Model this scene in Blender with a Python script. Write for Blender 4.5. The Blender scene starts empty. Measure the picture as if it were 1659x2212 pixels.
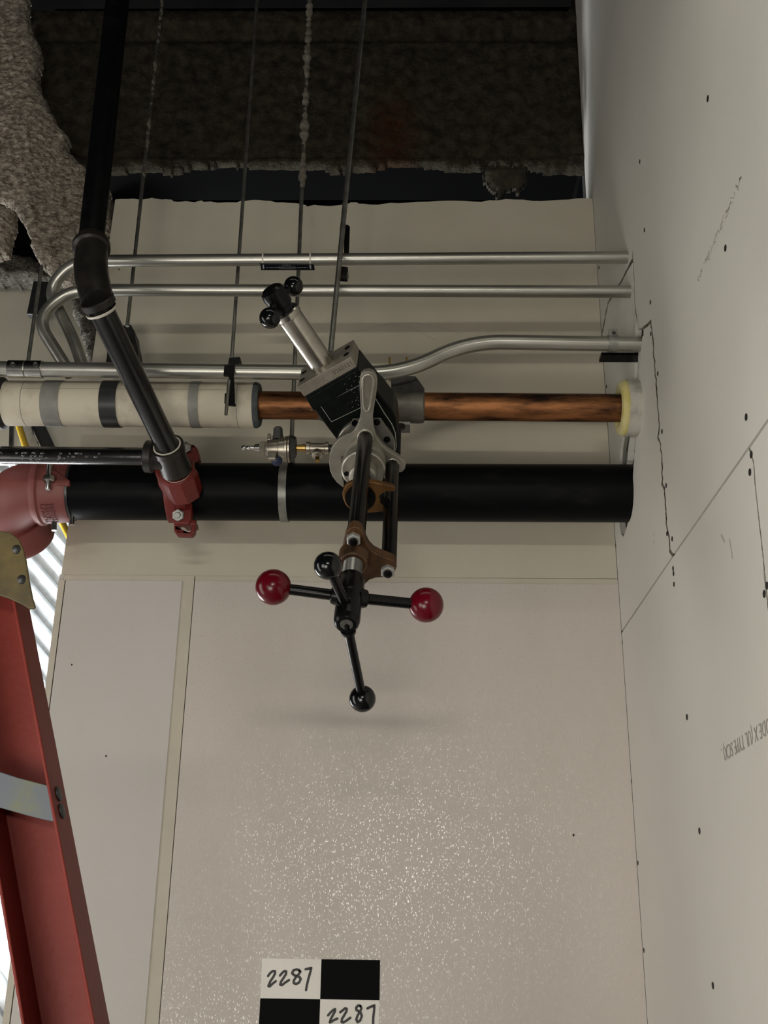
import bpy, bmesh, math, random
from mathutils import Vector, Matrix, noise
from math import sin, cos, pi, radians, sqrt
random.seed(7)
S = bpy.context.scene
COL = S.collection
# ------------------------------------------------------------------ camera
F = 2381.0; PITCH = radians(21.37); YAW = radians(-1.374); ROLL = radians(0.871)
CAM = Vector((0, 0, 1.5))
fwd = Vector((sin(YAW)*cos(PITCH), cos(YAW)*cos(PITCH), sin(PITCH)))
_rt = Vector((cos(YAW), -sin(YAW), 0)); _up = _rt.cross(fwd)
RT = _rt*cos(ROLL) + _up*sin(ROLL); UP = -_rt*sin(ROLL) + _up*cos(ROLL)
cd = bpy.data.cameras.new('camera'); cam = bpy.data.objects.new('camera', cd); COL.objects.link(cam)
cd.sensor_fit = 'VERTICAL'; cd.sensor_height = 24.0; cd.lens = F/2212*24.0
cd.clip_start = .02; cd.clip_end = 60
m = Matrix((RT, UP, -fwd)).transposed().to_4x4(); m.translation = CAM
cam.matrix_world = m
S.camera = cam
S.view_settings.view_transform = 'Standard'; S.view_settings.look = 'None'
S.view_settings.exposure = -0.15; S.view_settings.gamma = 1.0; S.view_settings.use_curve_mapping = False
# ------------------------------------------------------------------ world and lights
w = bpy.data.worlds.new('world'); S.world = w; w.use_nodes = True
w.node_tree.nodes['Background'].inputs[0].default_value = (.75, .85, 1, 1)
w.node_tree.nodes['Background'].inputs[1].default_value = .004
def area(name, loc, target, sx, sy, power, col, spread=180):
    l = bpy.data.lights.new(name, 'AREA'); l.shape = 'RECTANGLE'; l.size = sx; l.size_y = sy
    l.energy = power; l.color = col; l.spread = radians(spread)
    o = bpy.data.objects.new(name, l); COL.objects.link(o); o.location = loc
    d = (Vector(target)-Vector(loc)).normalized()
    o.rotation_euler = d.to_track_quat('-Z', 'Y').to_euler()
    return o
area('ceiling_strip_light', (0.0, 1.15, 3.22), (0.0, 1.15, 0), 1.3, .10, 1.6, (1, .95, .8))
area('side_fill_light', (-.85, .50, 1.60), (.51, .90, 1.70), .45, .45, 3.6, (1, .97, .91), 115)  # unseen fill, added to brighten the right wall
area('far_room_strip_light', (.45, -6.0, 2.20), (0.1, 2.4, 1.7), 2.6, .14, 15, (1, .96, .85), 60)
area('low_fill_light', (-.9, -1.5, 0.45), (0, 2.4, 1.0), 1.2, 1.2, 33, (1, .955, .86), 150)  # added low fill out of view, stands in for bounced light
area('daylight_left', (-2.4, 1.3, 1.35), (.3, 2.0, 1.6), .7, 2.2, 15, (1, .97, .92), 150)
area('daylight_beyond', (-1.6, 3.35, 1.35), (-1.15, 3.75, 2.3), .7, .5, 90, (.93, .97, 1), 95)
# ------------------------------------------------------------------ pixel helpers (1659 x 2212)
def ray(u, v): return fwd + RT*((u-829.5)/F) + UP*((1106-v)/F)
def PD(u, v, d): return CAM + ray(u, v)*d
def PY(u, v, Y): r = ray(u, v); return CAM + r*(Y/r.y)
def PX(u, v, X): r = ray(u, v); return CAM + r*(X/r.x)
def PP(u, v, p, n): r = ray(u, v); return CAM + r*((p-CAM).dot(n)/r.dot(n))
def depth(p): return (p-CAM).dot(fwd)
def ppm(p): return F/depth(p)          # pixels per metre
# ------------------------------------------------------------------ materials
MATS = {}
def mat(name, col, rough=.5, metal=0, col2=None, nscale=8, namt=.5, bscale=None, bstr=.2, stretch=(1,1,1), coat=0, spec=.5, detail=5, contrast=(.35,.65), bdist=.002, emit=None, coatrough=.1):
    if name in MATS: return MATS[name]
    m = bpy.data.materials.new(name); m.use_nodes = True; MATS[name] = m
    nt = m.node_tree; p = nt.nodes['Principled BSDF']
    p.inputs['Base Color'].default_value = (*col, 1); p.inputs['Roughness'].default_value = rough
    p.inputs['Metallic'].default_value = metal; p.inputs['Specular IOR Level'].default_value = spec
    p.inputs['Coat Weight'].default_value = coat; p.inputs['Coat Roughness'].default_value = coatrough
    if emit:
        p.inputs['Emission Color'].default_value = (*col, 1); p.inputs['Emission Strength'].default_value = emit
    tc = nt.nodes.new('ShaderNodeTexCoord'); mp = nt.nodes.new('ShaderNodeMapping')
    mp.inputs['Scale'].default_value = stretch; nt.links.new(tc.outputs['Object'], mp.inputs['Vector'])
    if col2:
        n = nt.nodes.new('ShaderNodeTexNoise'); n.inputs['Scale'].default_value = nscale; n.inputs['Detail'].default_value = detail
        n.inputs['Roughness'].default_value = .62
        nt.links.new(mp.outputs[0], n.inputs['Vector'])
        r = nt.nodes.new('ShaderNodeValToRGB'); r.color_ramp.elements[0].position = contrast[0]; r.color_ramp.elements[1].position = contrast[1]
        r.color_ramp.elements[0].color = (*col, 1)
        c2 = [a*(1-namt)+b*namt for a, b in zip(col, col2)]
        r.color_ramp.elements[1].color = (*c2, 1)
        nt.links.new(n.outputs['Fac'], r.inputs[0]); nt.links.new(r.outputs[0], p.inputs['Base Color'])
    if bscale:
        n2 = nt.nodes.new('ShaderNodeTexNoise'); n2.inputs['Scale'].default_value = bscale; n2.inputs['Detail'].default_value = 3
        nt.links.new(mp.outputs[0], n2.inputs['Vector'])
        b = nt.nodes.new('ShaderNodeBump'); b.inputs['Strength'].default_value = bstr; b.inputs['Distance'].default_value = bdist
        nt.links.new(n2.outputs['Fac'], b.inputs['Height']); nt.links.new(b.outputs[0], p.inputs['Normal'])
    return m
def glitter_mat(name, col, col2, lo):
    m = mat(name, col, .6, 0, col2, 2.2, 1, 260, .25, (1,1,.45), bdist=.001)
    nt = m.node_tree; p = nt.nodes['Principled BSDF']
    tc = nt.nodes.new('ShaderNodeTexCoord'); mp = nt.nodes.new('ShaderNodeMapping'); mp.inputs['Scale'].default_value = (1, 1, .5)
    nt.links.new(tc.outputs['Object'], mp.inputs['Vector'])
    n = nt.nodes.new('ShaderNodeTexNoise'); n.inputs['Scale'].default_value = 360; n.inputs['Detail'].default_value = 1.0
    nt.links.new(mp.outputs[0], n.inputs['Vector'])
    r = nt.nodes.new('ShaderNodeMapRange'); r.inputs['From Min'].default_value = lo; r.inputs['From Max'].default_value = lo+.05
    nt.links.new(n.outputs['Fac'], r.inputs[0]); nt.links.new(r.outputs[0], p.inputs['Coat Weight'])
    b = nt.nodes.new('ShaderNodeBump'); b.inputs['Strength'].default_value = .5; b.inputs['Distance'].default_value = .0006
    nt.links.new(n.outputs['Fac'], b.inputs['Height']); nt.links.new(b.outputs[0], p.inputs['Coat Normal'])
    p.inputs['Coat Roughness'].default_value = .25; p.inputs['Coat IOR'].default_value = 1.9
    return m
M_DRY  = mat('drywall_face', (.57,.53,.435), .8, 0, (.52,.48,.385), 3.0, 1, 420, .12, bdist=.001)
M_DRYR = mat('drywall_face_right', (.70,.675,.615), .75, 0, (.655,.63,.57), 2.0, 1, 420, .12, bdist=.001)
M_LOW  = glitter_mat('painted_panel', (.60,.545,.50), (.55,.50,.45), .62)
M_LOWL = glitter_mat('painted_panel_left', (.58,.54,.52), (.53,.50,.46), .70)
M_EDGE = mat('panel_edge_strip', (.57,.52,.44), .8, 0, (.52,.475,.39), 14, 1)
M_DARKB = mat('dark_backing', (.05,.045,.04), .9, 0, (.02,.018,.015), 6, 1)
M_GYP  = mat('gypsum_core', (.62,.60,.56), .9, 0, (.45,.43,.40), 30, 1, 150, .5)
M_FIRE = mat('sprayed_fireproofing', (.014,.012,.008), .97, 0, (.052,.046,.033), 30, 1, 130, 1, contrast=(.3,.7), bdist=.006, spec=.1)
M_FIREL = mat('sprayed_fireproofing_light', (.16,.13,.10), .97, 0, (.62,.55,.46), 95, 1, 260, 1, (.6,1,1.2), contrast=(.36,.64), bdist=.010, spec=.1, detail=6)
M_GALV = mat('galvanized_tube', (.52,.51,.47), .33, .85, (.33,.32,.28), 18, 1, 60, .06, (.12,1,1))
M_ROD  = mat('zinc_threaded_rod', (.30,.30,.27), .42, .9, (.18,.18,.16), 30, 1)
M_BLK  = mat('black_steel_pipe', (.003,.0034,.004), .42, 0, (.012,.0115,.011), 26, 1, 90, .1, (.35,1,1), contrast=(.55,.8), spec=.07)
M_BLKP = mat('black_pipe_worn', (.004,.004,.0042), .24, 0, (.016,.015,.014), 34, 1, 90, .12, (1,1,1), contrast=(.5,.8), spec=.7)
M_CAST = mat('black_cast_iron', (.014,.0125,.011), .38, .2, (.026,.023,.02), 30, 1, 160, .15)
M_BLKM = mat('black_oxide', (.0022,.0022,.0025), .27, 0, (.005,.005,.005), 40, 1, spec=.22)
M_NUT = mat('zinc_nut', (.40,.40,.38), .45, .35, (.30,.30,.28), 60, 1)
M_BLKG = mat('black_plastic_ball', (.003,.0035,.004), .16, 0, spec=.4)
M_REDB = mat('red_plastic_ball', (.12,.002,.008), .22, 0, (.10,.002,.007), 20, 1, spec=.35)
M_COP  = mat('tarnished_copper', (.33,.135,.05), .46, .75, (.018,.008,.004), 30, 1, 80, .15, (.22,1,1), contrast=(.40,.62), detail=9)
M_JACK = mat('insulation_jacket', (.60,.545,.43), .7, 0, (.30,.26,.19), 11, 1, 60, .2, contrast=(.5,.82), detail=8)
M_TAPEG = mat('grey_tape', (.26,.255,.235), .45, 0, (.20,.195,.18), 30, 1)
M_TAPEB = mat('black_tape', (.018,.02,.022), .35, 0, (.03,.03,.03), 30, 1)
M_FOAM = mat('yellow_foam', (.55,.47,.16), .95, 0, (.62,.56,.30), 40, 1, 200, .8)
M_PLAST = mat('plaster_jacket', (.46,.44,.39), .9, 0, (.22,.20,.17), 24, 1, 90, .5, contrast=(.45,.75))
M_RED  = mat('red_painted_iron', (.16,.015,.011), .42, 0, (.15,.014,.011), 22, 1, 120, .12)
M_REDD = mat('dusty_red_iron', (.20,.055,.048), .5, 0, (.20,.05,.045), 16, 1, 120, .12)
M_ZINC = mat('zinc_plated', (.62,.61,.58), .22, 1, (.40,.40,.38), 60, 1)
M_CASTAL = mat('cast_steel_silver', (.40,.375,.32), .40, .75, (.30,.28,.235), 26, 1, 300, .15)
M_STEEL = mat('machined_steel', (.50,.475,.42), .24, 1, (.32,.29,.24), 24, 1, 60, .08, contrast=(.45,.8))
M_STEELD = mat('dark_steel', (.10,.10,.095), .4, .7, (.05,.05,.05), 30, 1)
M_PLATE = mat('worn_steel_plate', (.30,.27,.22), .5, .5, (.20,.175,.14), 30, 1, 100, .2)
M_GREEN = mat('black_green_paint', (.0025,.0035,.003), .38, 0, (.005,.007,.006), 40, 1, 120, .15, spec=.12)
M_BRONZE = mat('bronze', (.26,.13,.04), .45, .6, (.10,.045,.015), 26, 1, 120, .15)
M_BRONZED = mat('dirty_bronze', (.13,.065,.028), .5, .5, (.05,.025,.012), 30, 1, 120, .2)
M_BRASS = mat('brass', (.42,.28,.09), .3, 1)
M_NICK = mat('nickel_body', (.44,.40,.33), .33, .9, (.30,.27,.22), 40, 1)
M_BLUE = mat('blue_plastic', (.012,.02,.06), .5)
M_STRAP = mat('galvanized_strap', (.34,.34,.31), .42, .7, (.22,.22,.2), 40, 1)
M_GREYS = mat('grey_duct_wrap', (.20,.185,.155), .5, .5, (.13,.12,.10), 14, 1, 30, .4, bdist=.006)
M_WHITE = mat('white_sealant', (.62,.58,.50), .7)
M_SIGN = mat('black_sign', (.006,.007,.012), .4)
M_SIGNT = mat('grey_print', (.30,.30,.30), .7)
M_PAPER = mat('white_paper', (.80,.77,.71), .45, 0, (.74,.71,.65), 6, 1)
M_INK  = mat('black_print', (.002,.002,.0025), .7, spec=.1)
M_MARK = mat('marker_ink', (.012,.010,.012), .5)
M_PRINT = mat('faint_stamp', (.34,.32,.29), .8)
M_PENCIL = mat('pencil_mark', (.44,.41,.37), .8)
M_PRINTW = mat('white_pipe_stencil', (.42,.42,.42), .6, 0, (.05,.05,.05), 300, 1, contrast=(.45,.6))
M_ORANGE = mat('orange_fiberglass', (.20,.028,.020), .45, 0, (.165,.021,.014), 10, 1, 120, .2, spec=.22)
M_YEL  = mat('dirty_yellow_gusset', (.14,.10,.028), .55, 0, (.055,.042,.018), 16, 1, 60, .3)
M_ALU  = mat('painted_aluminium', (.10,.11,.125), .5, .3, (.13,.135,.07), 9, 1, contrast=(.55,.66))
M_CORR = mat('corrugated_steel', (.72,.74,.75), .4, .5, (.5,.52,.53), 20, 1)
M_YP   = mat('yellow_pipe', (.55,.36,.04), .35)
M_SCREW = mat('screw_black', (.012,.011,.010), .6)
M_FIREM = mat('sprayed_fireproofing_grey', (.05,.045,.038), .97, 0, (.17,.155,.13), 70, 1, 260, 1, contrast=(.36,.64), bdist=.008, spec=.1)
M_CRUST = mat('fireproofing_crust', (.20,.18,.15), .97, 0, (.10,.09,.07), 60, 1, 260, 1, bdist=.003)
M_LEAD = mat('bluegrey_cut_end', (.07,.085,.09), .8, 0, (.04,.05,.05), 60, 1, 200, .5)
M_FLOOR = mat('concrete_floor', (.32,.31,.29), .8, 0, (.22,.21,.2), 3, 1)
M_CEIL = mat('dark_ceiling_deck', (.002,.002,.002), .95, 0, (.004,.004,.0035), 4, 1, spec=.05)
M_WIN = mat('daylight_pane', (1, 1, 1), .5, emit=16)
# ------------------------------------------------------------------ object helpers
def wloc(o):
    v = Vector((0,0,0))
    while o is not None:
        v += o.location; o = o.parent
    return v
def tag(o, label=None, cat=None, group=None, kind=None):
    if label: o['label'] = label
    if cat: o['category'] = cat
    if group: o['group'] = group
    if kind: o['kind'] = kind
    return o
def thing(name, loc, label=None, cat=None, group=None, kind=None):
    o = bpy.data.objects.new(name, None); COL.objects.link(o); o.location = loc; o.empty_display_size = .05
    return tag(o, label, cat, group, kind)
class MB:
    def __init__(s): s.v = []; s.f = []
    def add(s, vs, fs):
        n = len(s.v); s.v += [Vector(x) for x in vs]; s.f += [[i+n for i in f] for f in fs]; return s
    def build(s, name, m, parent=None, smooth=True, ang=35, bevel=0, bseg=2):
        if parent is None:
            o0 = sum(s.v, Vector())/len(s.v)
        else: o0 = wloc(parent)
        me = bpy.data.meshes.new(name); me.from_pydata([x-o0 for x in s.v], [], s.f)
        bm = bmesh.new(); bm.from_mesh(me); bmesh.ops.recalc_face_normals(bm, faces=bm.faces); bm.to_mesh(me); bm.free()
        if smooth:
            me.polygons.foreach_set('use_smooth', [True]*len(me.polygons)); me.set_sharp_from_angle(angle=radians(ang))
        me.materials.append(m)
        o = bpy.data.objects.new(name, me); COL.objects.link(o)
        if parent is None: o.location = o0
        else: o.parent = parent
        if bevel:
            b = o.modifiers.new('bevel', 'BEVEL'); b.width = bevel; b.segments = bseg; b.limit_method = 'ANGLE'; b.angle_limit = radians(40); b.harden_normals = False
        return o
def frame(n):
    n = n.normalized(); t = Vector((0,0,1)) if abs(n.z) < .9 else Vector((1,0,0))
    x = t.cross(n).normalized(); return x, n.cross(x).normalized(), n
def tube(mb, pts, r, seg=24, cap=True):
    pts = [Vector(p) for p in pts]; n = len(pts)
    rs = r if isinstance(r, (list, tuple)) else [r]*n
    x = None; vs = []
    for i, p in enumerate(pts):
        d = (pts[min(i+1, n-1)]-pts[max(i-1, 0)]).normalized()
        if x is None: x = frame(d)[0]
        x = (x - d*x.dot(d)).normalized(); y = d.cross(x)
        for k in range(seg):
            a = 2*pi*k/seg; vs.append(p + (x*cos(a)+y*sin(a))*rs[i])
    fs = [[i*seg+k, i*seg+(k+1)%seg, (i+1)*seg+(k+1)%seg, (i+1)*seg+k] for i in range(n-1) for k in range(seg)]
    if cap: fs += [list(range(seg))[::-1], [(n-1)*seg+k for k in range(seg)]]
    return mb.add(vs, fs)
def bend(pts, rad, n=8):           # round the corners of a polyline
    pts = [Vector(p) for p in pts]; out = [pts[0]]
    for i in range(1, len(pts)-1):
        a, b, c = pts[i-1], pts[i], pts[i+1]
        d1 = (a-b); d2 = (c-b); R = min(rad, d1.length*.49, d2.length*.49)
        p1 = b + d1.normalized()*R; p2 = b + d2.normalized()*R
        for k in range(n+1):
            t = k/n; out.append(p1*(1-t)**2 + b*2*t*(1-t) + p2*t*t)
    out.append(pts[-1]); return out
def lathe(mb, o, axis, prof, seg=32, cap=True, sides=None):
    x, y, n = frame(axis); seg = sides or seg; vs = []
    for s_, r in prof:
        for k in range(seg):
            a = 2*pi*(k+.5)/seg; vs.append(o + n*s_ + (x*cos(a)+y*sin(a))*max(r, 1e-5))
    m_ = len(prof)
    fs = [[i*seg+k, i*seg+(k+1)%seg, (i+1)*seg+(k+1)%seg, (i+1)*seg+k] for i in range(m_-1) for k in range(seg)]
    if cap: fs += [list(range(seg))[::-1], [(m_-1)*seg+k for k in range(seg)]]
    return mb.add(vs, fs)
def prism(mb, pts, off):          # polygon of 3D points extruded by a vector
    n = len(pts); pts = [Vector(p) for p in pts]; off = Vector(off)
    vs = pts + [p+off for p in pts]
    fs = [list(range(n)), [n+i for i in range(n)][::-1]] + [[i, (i+1) % n, n+(i+1) % n, n+i] for i in range(n)]
    return mb.add(vs, fs)
def sphere(mb, c, r, seg=32, rings=18, sq=None):
    vs = []; fs = []
    for i in range(rings+1):
        t = pi*i/rings
        for k in range(seg):
            a = 2*pi*k/seg; vs.append(c + Vector((sin(t)*cos(a), sin(t)*sin(a), cos(t)))*r)
    for i in range(rings):
        for k in range(seg): fs.append([i*seg+k, i*seg+(k+1) % seg, (i+1)*seg+(k+1) % seg, (i+1)*seg+k])
    return mb.add(vs, fs)
def obox(mb, c, ax, ay, az, hx, hy, hz):
    vs = [c + ax*(sx*hx) + ay*(sy*hy) + az*(sz*hz) for sx in (-1,1) for sy in (-1,1) for sz in (-1,1)]
    return mb.add(vs, [[0,1,3,2],[4,6,7,5],[0,4,5,1],[2,3,7,6],[0,2,6,4],[1,5,7,3]])
def box(mb, lo, hi):
    lo = Vector(lo); hi = Vector(hi); c = (lo+hi)/2; h = (hi-lo)/2
    return obox(mb, c, Vector((1,0,0)), Vector((0,1,0)), Vector((0,0,1)), h.x, h.y, h.z)
def inpoly(x, y, P):
    c = False; j = len(P)-1
    for i in range(len(P)):
        xi, yi = P[i]; xj, yj = P[j]
        if (yi > y) != (yj > y) and x < (xj-xi)*(y-yi)/(yj-yi)+xi: c = not c
        j = i
    return c
def jitter(P, step=14, amp=3, seed=0):          # roughen a pixel polyline/polygon
    rnd = random.Random(seed); out = []
    n = len(P)
    for i in range(n):
        a = P[i]; b = P[(i+1) % n]; L = math.hypot(b[0]-a[0], b[1]-a[1]); k = max(1, int(L/step))
        for j in range(k):
            t = j/k; e = amp if j else 0
            out.append((a[0]+(b[0]-a[0])*t+rnd.uniform(-e, e), a[1]+(b[1]-a[1])*t+rnd.uniform(-e, e)))
    return out
def lump(name, poly, place, back, cell, amp, m, parent=None, seed=0, prof=None, rnd=.03, nfreq=22):
    """rough sprayed slab: pixel outline filled by cells, each at its own distance, bulging and noisy"""
    us = [p[0] for p in poly]; vs_ = [p[1] for p in poly]
    u0, u1, v0, v1 = min(us), max(us), min(vs_), max(vs_)
    nu = int((u1-u0)/cell)+1; nv = int((v1-v0)/cell)+1
    inside = [[inpoly(u0+(i+.5)*cell, v0+(j+.5)*cell, poly) for i in range(nu)] for j in range(nv)]
    dist = [[0]*(nu+1) for _ in range(nv+1)]
    def ok(i, j): return 0 <= i < nu and 0 <= j < nv and inside[j][i]
    K = 7
    for j in range(nv+1):
        for i in range(nu+1):
            k = 0
            while k < K and all(ok(i+a, j+b) for a, b in ((-k-1,-k-1),(k,-k-1),(-k-1,k),(k,k),(-k-1,0),(k,0),(0,-k-1),(0,k))): k += 1
            dist[j][i] = k/K
    idx = {}; V = []; Fc = []
    def vert(i, j, b):
        key = (i, j, b)
        if key not in idx:
            u = u0+i*cell; v = v0+j*cell
            p = place(u, v)
            q = (p-CAM).normalized()
            n1 = noise.fractal(p*nfreq+Vector((seed, 0, 0)), 1.0, 2.1, 5)
            d = dist[j][i]
            if b: pp = p + Vector((0, back, 0))
            else:
                pp = p + Vector((0,1,0))*((1-math.sqrt(max(0, 1-(1-d)**2)))*rnd) - q*(amp*n1*(.35+.65*d))
                if prof: pp -= Vector((0,1,0))*prof(u, v)
            jit = noise.noise_vector(p*120)*.0035
            idx[key] = len(V); V.append(pp+jit)
        return idx[key]
    for j in range(nv):
        for i in range(nu):
            if not inside[j][i]: continue
            Fc.append([vert(i,j,0), vert(i+1,j,0), vert(i+1,j+1,0), vert(i,j+1,0)])
            for (di, dj, a, b) in ((-1,0,(i,j),(i,j+1)), (1,0,(i+1,j),(i+1,j+1)), (0,-1,(i,j),(i+1,j)), (0,1,(i,j+1),(i+1,j+1))):
                if not ok(i+di, j+dj):
                    Fc.append([vert(*a,0), vert(*b,0), vert(*b,1), vert(*a,1)])
    mb = MB(); mb.add(V, Fc)
    return mb.build(name, m, parent, ang=180)
def stroke(mb, pts, wd, n, th=.0006):            # flat ribbon with round ends laid on a surface, pts 3D, n surface normal toward viewer
    for a, b in zip(pts[:-1], pts[1:]):
        a = Vector(a); b = Vector(b); d = (b-a)
        if d.length < 1e-6: continue
        d.normalize(); s_ = n.cross(d).normalized()*wd/2
        prism(mb, [a-s_, b-s_, b+s_, a+s_], n*th)
    for p in pts:
        x, y, _ = frame(n); prism(mb, [p+(x*cos(2*pi*k/8)+y*sin(2*pi*k/8))*wd/2 for k in range(8)], n*th*1.02)
def text_mb(s, size):                            # returns (verts2d, faces) of a line of lettering, height about size
    c = bpy.data.curves.new('t', 'FONT'); c.body = s; c.size = size; c.resolution_u = 2
    o = bpy.data.objects.new('t', c); COL.objects.link(o)
    me = bpy.data.meshes.new_from_object(o.evaluated_get(bpy.context.evaluated_depsgraph_get()))
    vs = [v.co.copy() for v in me.vertices]; fs = [list(p.vertices) for p in me.polygons]
    bpy.data.objects.remove(o); bpy.data.curves.remove(c); bpy.data.meshes.remove(me)
    return vs, fs
def hexnut(name, c, axis, r, h, m, parent, stud=None, studm=None, studlen=.006, rot=0, studr=.5):
    a = axis.normalized()
    mb = MB(); lathe(mb, c, a, [(0, r), (h*.82, r), (h, r*.86)], sides=6)
    o = mb.build(name, m, parent, ang=20)
    mb = MB(); lathe(mb, c, a, [(h*.5, r*studr), (h+studlen*.8, r*studr), (h+studlen, r*studr*.8)], 16)
    mb.build('stud', studm or m, o)
    return o
W = 2.40
XR = (PY(1330, 1250, W).x + PY(1393, 2130, W).x + PY(1285, 430, W).x)/3
XV = Vector((1,0,0)); YV = Vector((0,1,0)); ZV = Vector((0,0,1))
# ================================================================== THE SETTING
mb = MB(); box(mb, (-3.6, -2.5, -.05), (XR+.2, 4.6, 0)); tag(mb.build('floor', M_FLOOR, smooth=False), kind='structure')
mb = MB(); box(mb, (-3.6, -2.5, 4.35), (XR+.2, 4.6, 4.45)); tag(mb.build('ceiling', M_CEIL, smooth=False), kind='structure')
# back wall: studs/backing slab and its boards
zt = PY(700, 440, W).z; zs = PY(730, 1246, W).z
xl_top = PY(250, 432, W).x; xl = PY(130, 1242, W).x
wb = thing('wall_back', (0, W+.02, 0), 'cream drywall partition behind the pipes, glittery painted panels below', kind='structure')
mb = MB(); box(mb, (xl+.012, W+.013, 0), (XR+.02, W+.09, zt-.01)); mb.build('backing', M_DARKB, wb, smooth=False)
# upper board with a ragged torn top edge
top = [(249,431),(275,430),(300,431),(320,429),(336,429),(350,431),(366,431),(375,435),(385,436),(420,437),(431,434),(440,436),(470,438),(505,437),(517,435),(530,434),(560,432),(585,434),(610,437),(640,439),(660,443),(668,445),(690,444),(735,443),(752,440),(765,437),(775,440),(800,442),(830,440),(860,439),(900,436),(950,434),(1000,434),(1040,436),(1075,433),(1110,431),(1150,434),(1190,433),(1230,431),(1260,428),(1290,428)]
tp = []
for a, b in zip(top[:-1], top[1:]):
    tp.append(a); tp.append(((a[0]+b[0])/2, (a[1]+b[1])/2+random.uniform(-2.2, 2.2)))
pts = [PY(u, v, W) for u, v in tp]
pts = [p for p in pts if p.x < XR-.002]
mb = MB(); prism(mb, [Vector((XR-.001, W, pts[-1].z)), Vector((XR-.001, W, zs+.001))] + [PY(132, 1244, W)] + pts, (0, .0127, 0))
mb.build('drywall_board', M_DRY, wb, smooth=False)
# lower boards: tapered edge strip along the top and beside the joint
xg = PY(421, 1250, W).x; xgl = PY(394, 1254, W).x; xt = PY(142, 1255, W).x; xt0 = PY(129, 1250, W).x
ztl = PY(800, 1259, W).z
def slab(name, x0, x1, z0, z1, y0, m, **k):
    mb = MB(); box(mb, (x0, y0, z0), (x1, W+.0125, z1)); return mb.build(name, m, wb, smooth=False, **k)
slab('painted_panel', xg+.0012, XR-.001, 0, ztl, W-.003, M_LOW)
slab('painted_panel', xt+.001, xgl, 0, ztl, W-.003, M_LOWL)
slab('panel_edge', xg+.0012, XR-.001, ztl, zs-.001, W-.0015, M_EDGE)
slab('panel_edge', xt0, xg-.001, ztl, zs-.001, W-.0015, M_EDGE)
slab('panel_edge', xgl, xg-.0010, 0, ztl, W-.0012, M_EDGE)
slab('corner_strip', xt0, xt-.001, 0, ztl, W-.004, M_EDGE)
mb = MB(); box(mb, (xt0-.001, W-.002, 0), (xt0+.010, W+.09, zs)); mb.build('corner_strip', M_GYP, wb, smooth=False)
# faint scuffs on the upper board
for L in ([(752,719),(790,712),(815,704),(845,702),(885,706),(905,716),(940,735)], [(830,700),(860,699),(890,698),(925,702),(960,710),(1000,722)], [(1170,1028),(1172,1035)]):
    mb = MB(); stroke(mb, [PY(u, v, W) for u, v in L], .0014, -YV, .0003); mb.build('scuff_mark', M_PENCIL, wb, smooth=False)
mb = MB()
for u, v, r in ((155,1436,1.6),(229,1633,1.8),(1239,1804,2.2),(257,582,1.6),(650,980,0.1)):
    p = PY(u, v, W-.0032); x, y = XV, ZV
    prism(mb, [p+(x*cos(2*pi*k/8)+y*sin(2*pi*k/8)*1.4)*r/1000 for k in range(8)], (0, -.0004, 0))
mb.build('nail_mark', M_SCREW, wb, smooth=False)
# right wall
wr = thing('wall_right', (XR, 1.2, 0), 'pale drywall side wall with jagged cut patches and bare screw heads', kind='structure')
mb = MB(); box(mb, (XR+.0130, -2.5, 0), (XR+.12, 2.6, 4.4)); mb.build('backing', M_DARKB, wr, smooth=False)
seam = [(1406,695),(1411,740),(1415,800),(1420,870),(1424,925),(1421,945),(1427,960),(1431,1010),(1430,1045),(1435,1055),(1437,1090),(1439,1130),(1443,1150),(1446,1168),(1447,1190),(1453,1199)]
sm = []
rs = random.Random(3)
for a, b in zip(seam[:-1], seam[1:]):
    sm.append(a); k = max(1, int((b[1]-a[1])/9))
    for j in range(1, k): t = j/k; sm.append((a[0]+(b[0]-a[0])*t+rs.uniform(-1.3,1.3), a[1]+(b[1]-a[1])*t))
sm.append(seam[-1])
hole = [(1390,708),(1389,735),(1384,752),(1379,765),(1379,820),(1379,900),(1374,930),(1371,965),(1369,1003),(1368,1040),(1366,1070),(1363,1095),(1359,1120),(1354,1140),(1347,1160),(1342,1154),(1340,1140),(1338,1128)]
hj = jitter(hole, 9, .9, 5)[:-1]
def wcorner(v): # pixel of the corner line at row v
    lo, hi = 1200, 1500
    for _ in range(40):
        mid = (lo+hi)/2
        if PX(mid, v, XR).y > W: lo = mid
        else: hi = mid
    return hi
def rp(name, P, x0=0, m=None):
    q = [PX(u, v, XR+x0) for u, v in P]
    mb = MB(); prism(mb, q, (.0128-x0, 0, 0)); return mb.build(name, m or M_DRYR, wr, smooth=False)
# big upper board
A = [(1200, -150), (wcorner(430)-14, 430), (wcorner(724), 724), (1312,655),(1326,630),(1340,609),(1352,585),(1364,560),(1367,545),(1370,600),(1372,650),(1376,690),(1379,712),(1390,705),(1398,703),(1405,693)]
up_seam = [(u+1.4, v) for u, v in sm[1:]]
rp('drywall_board', [(1290, -420), (wcorner(-50)-9, -50)] + A[1:] + up_seam[:-1] + [(1455,1196),(1659,903),(2300,-18),(2300,-420)])
rp('drywall_board', [(wcorner(730), 730),(1314,657),(1328,633),(1342,611),(1354,588),(1366,568),(1369,652),(1374,694),(1372,735),(1371,820),(1368,880),(1345,940),(1340,970),(1338,1003),(1337,1060),(1333,1128),(wcorner(1128),1128)])
rp('drywall_board', hj + [(1338,1128),(wcorner(1128),1128),(wcorner(1363),1363),(1452,1201)] + [(u-1.2, v) for u, v in sm[::-1][1:]])
seam2 = [(1619,969),(1624,985),(1628,1000),(1631,1045),(1637,1100),(1645,1170),(1652,1240),(1660,1320)]
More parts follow.
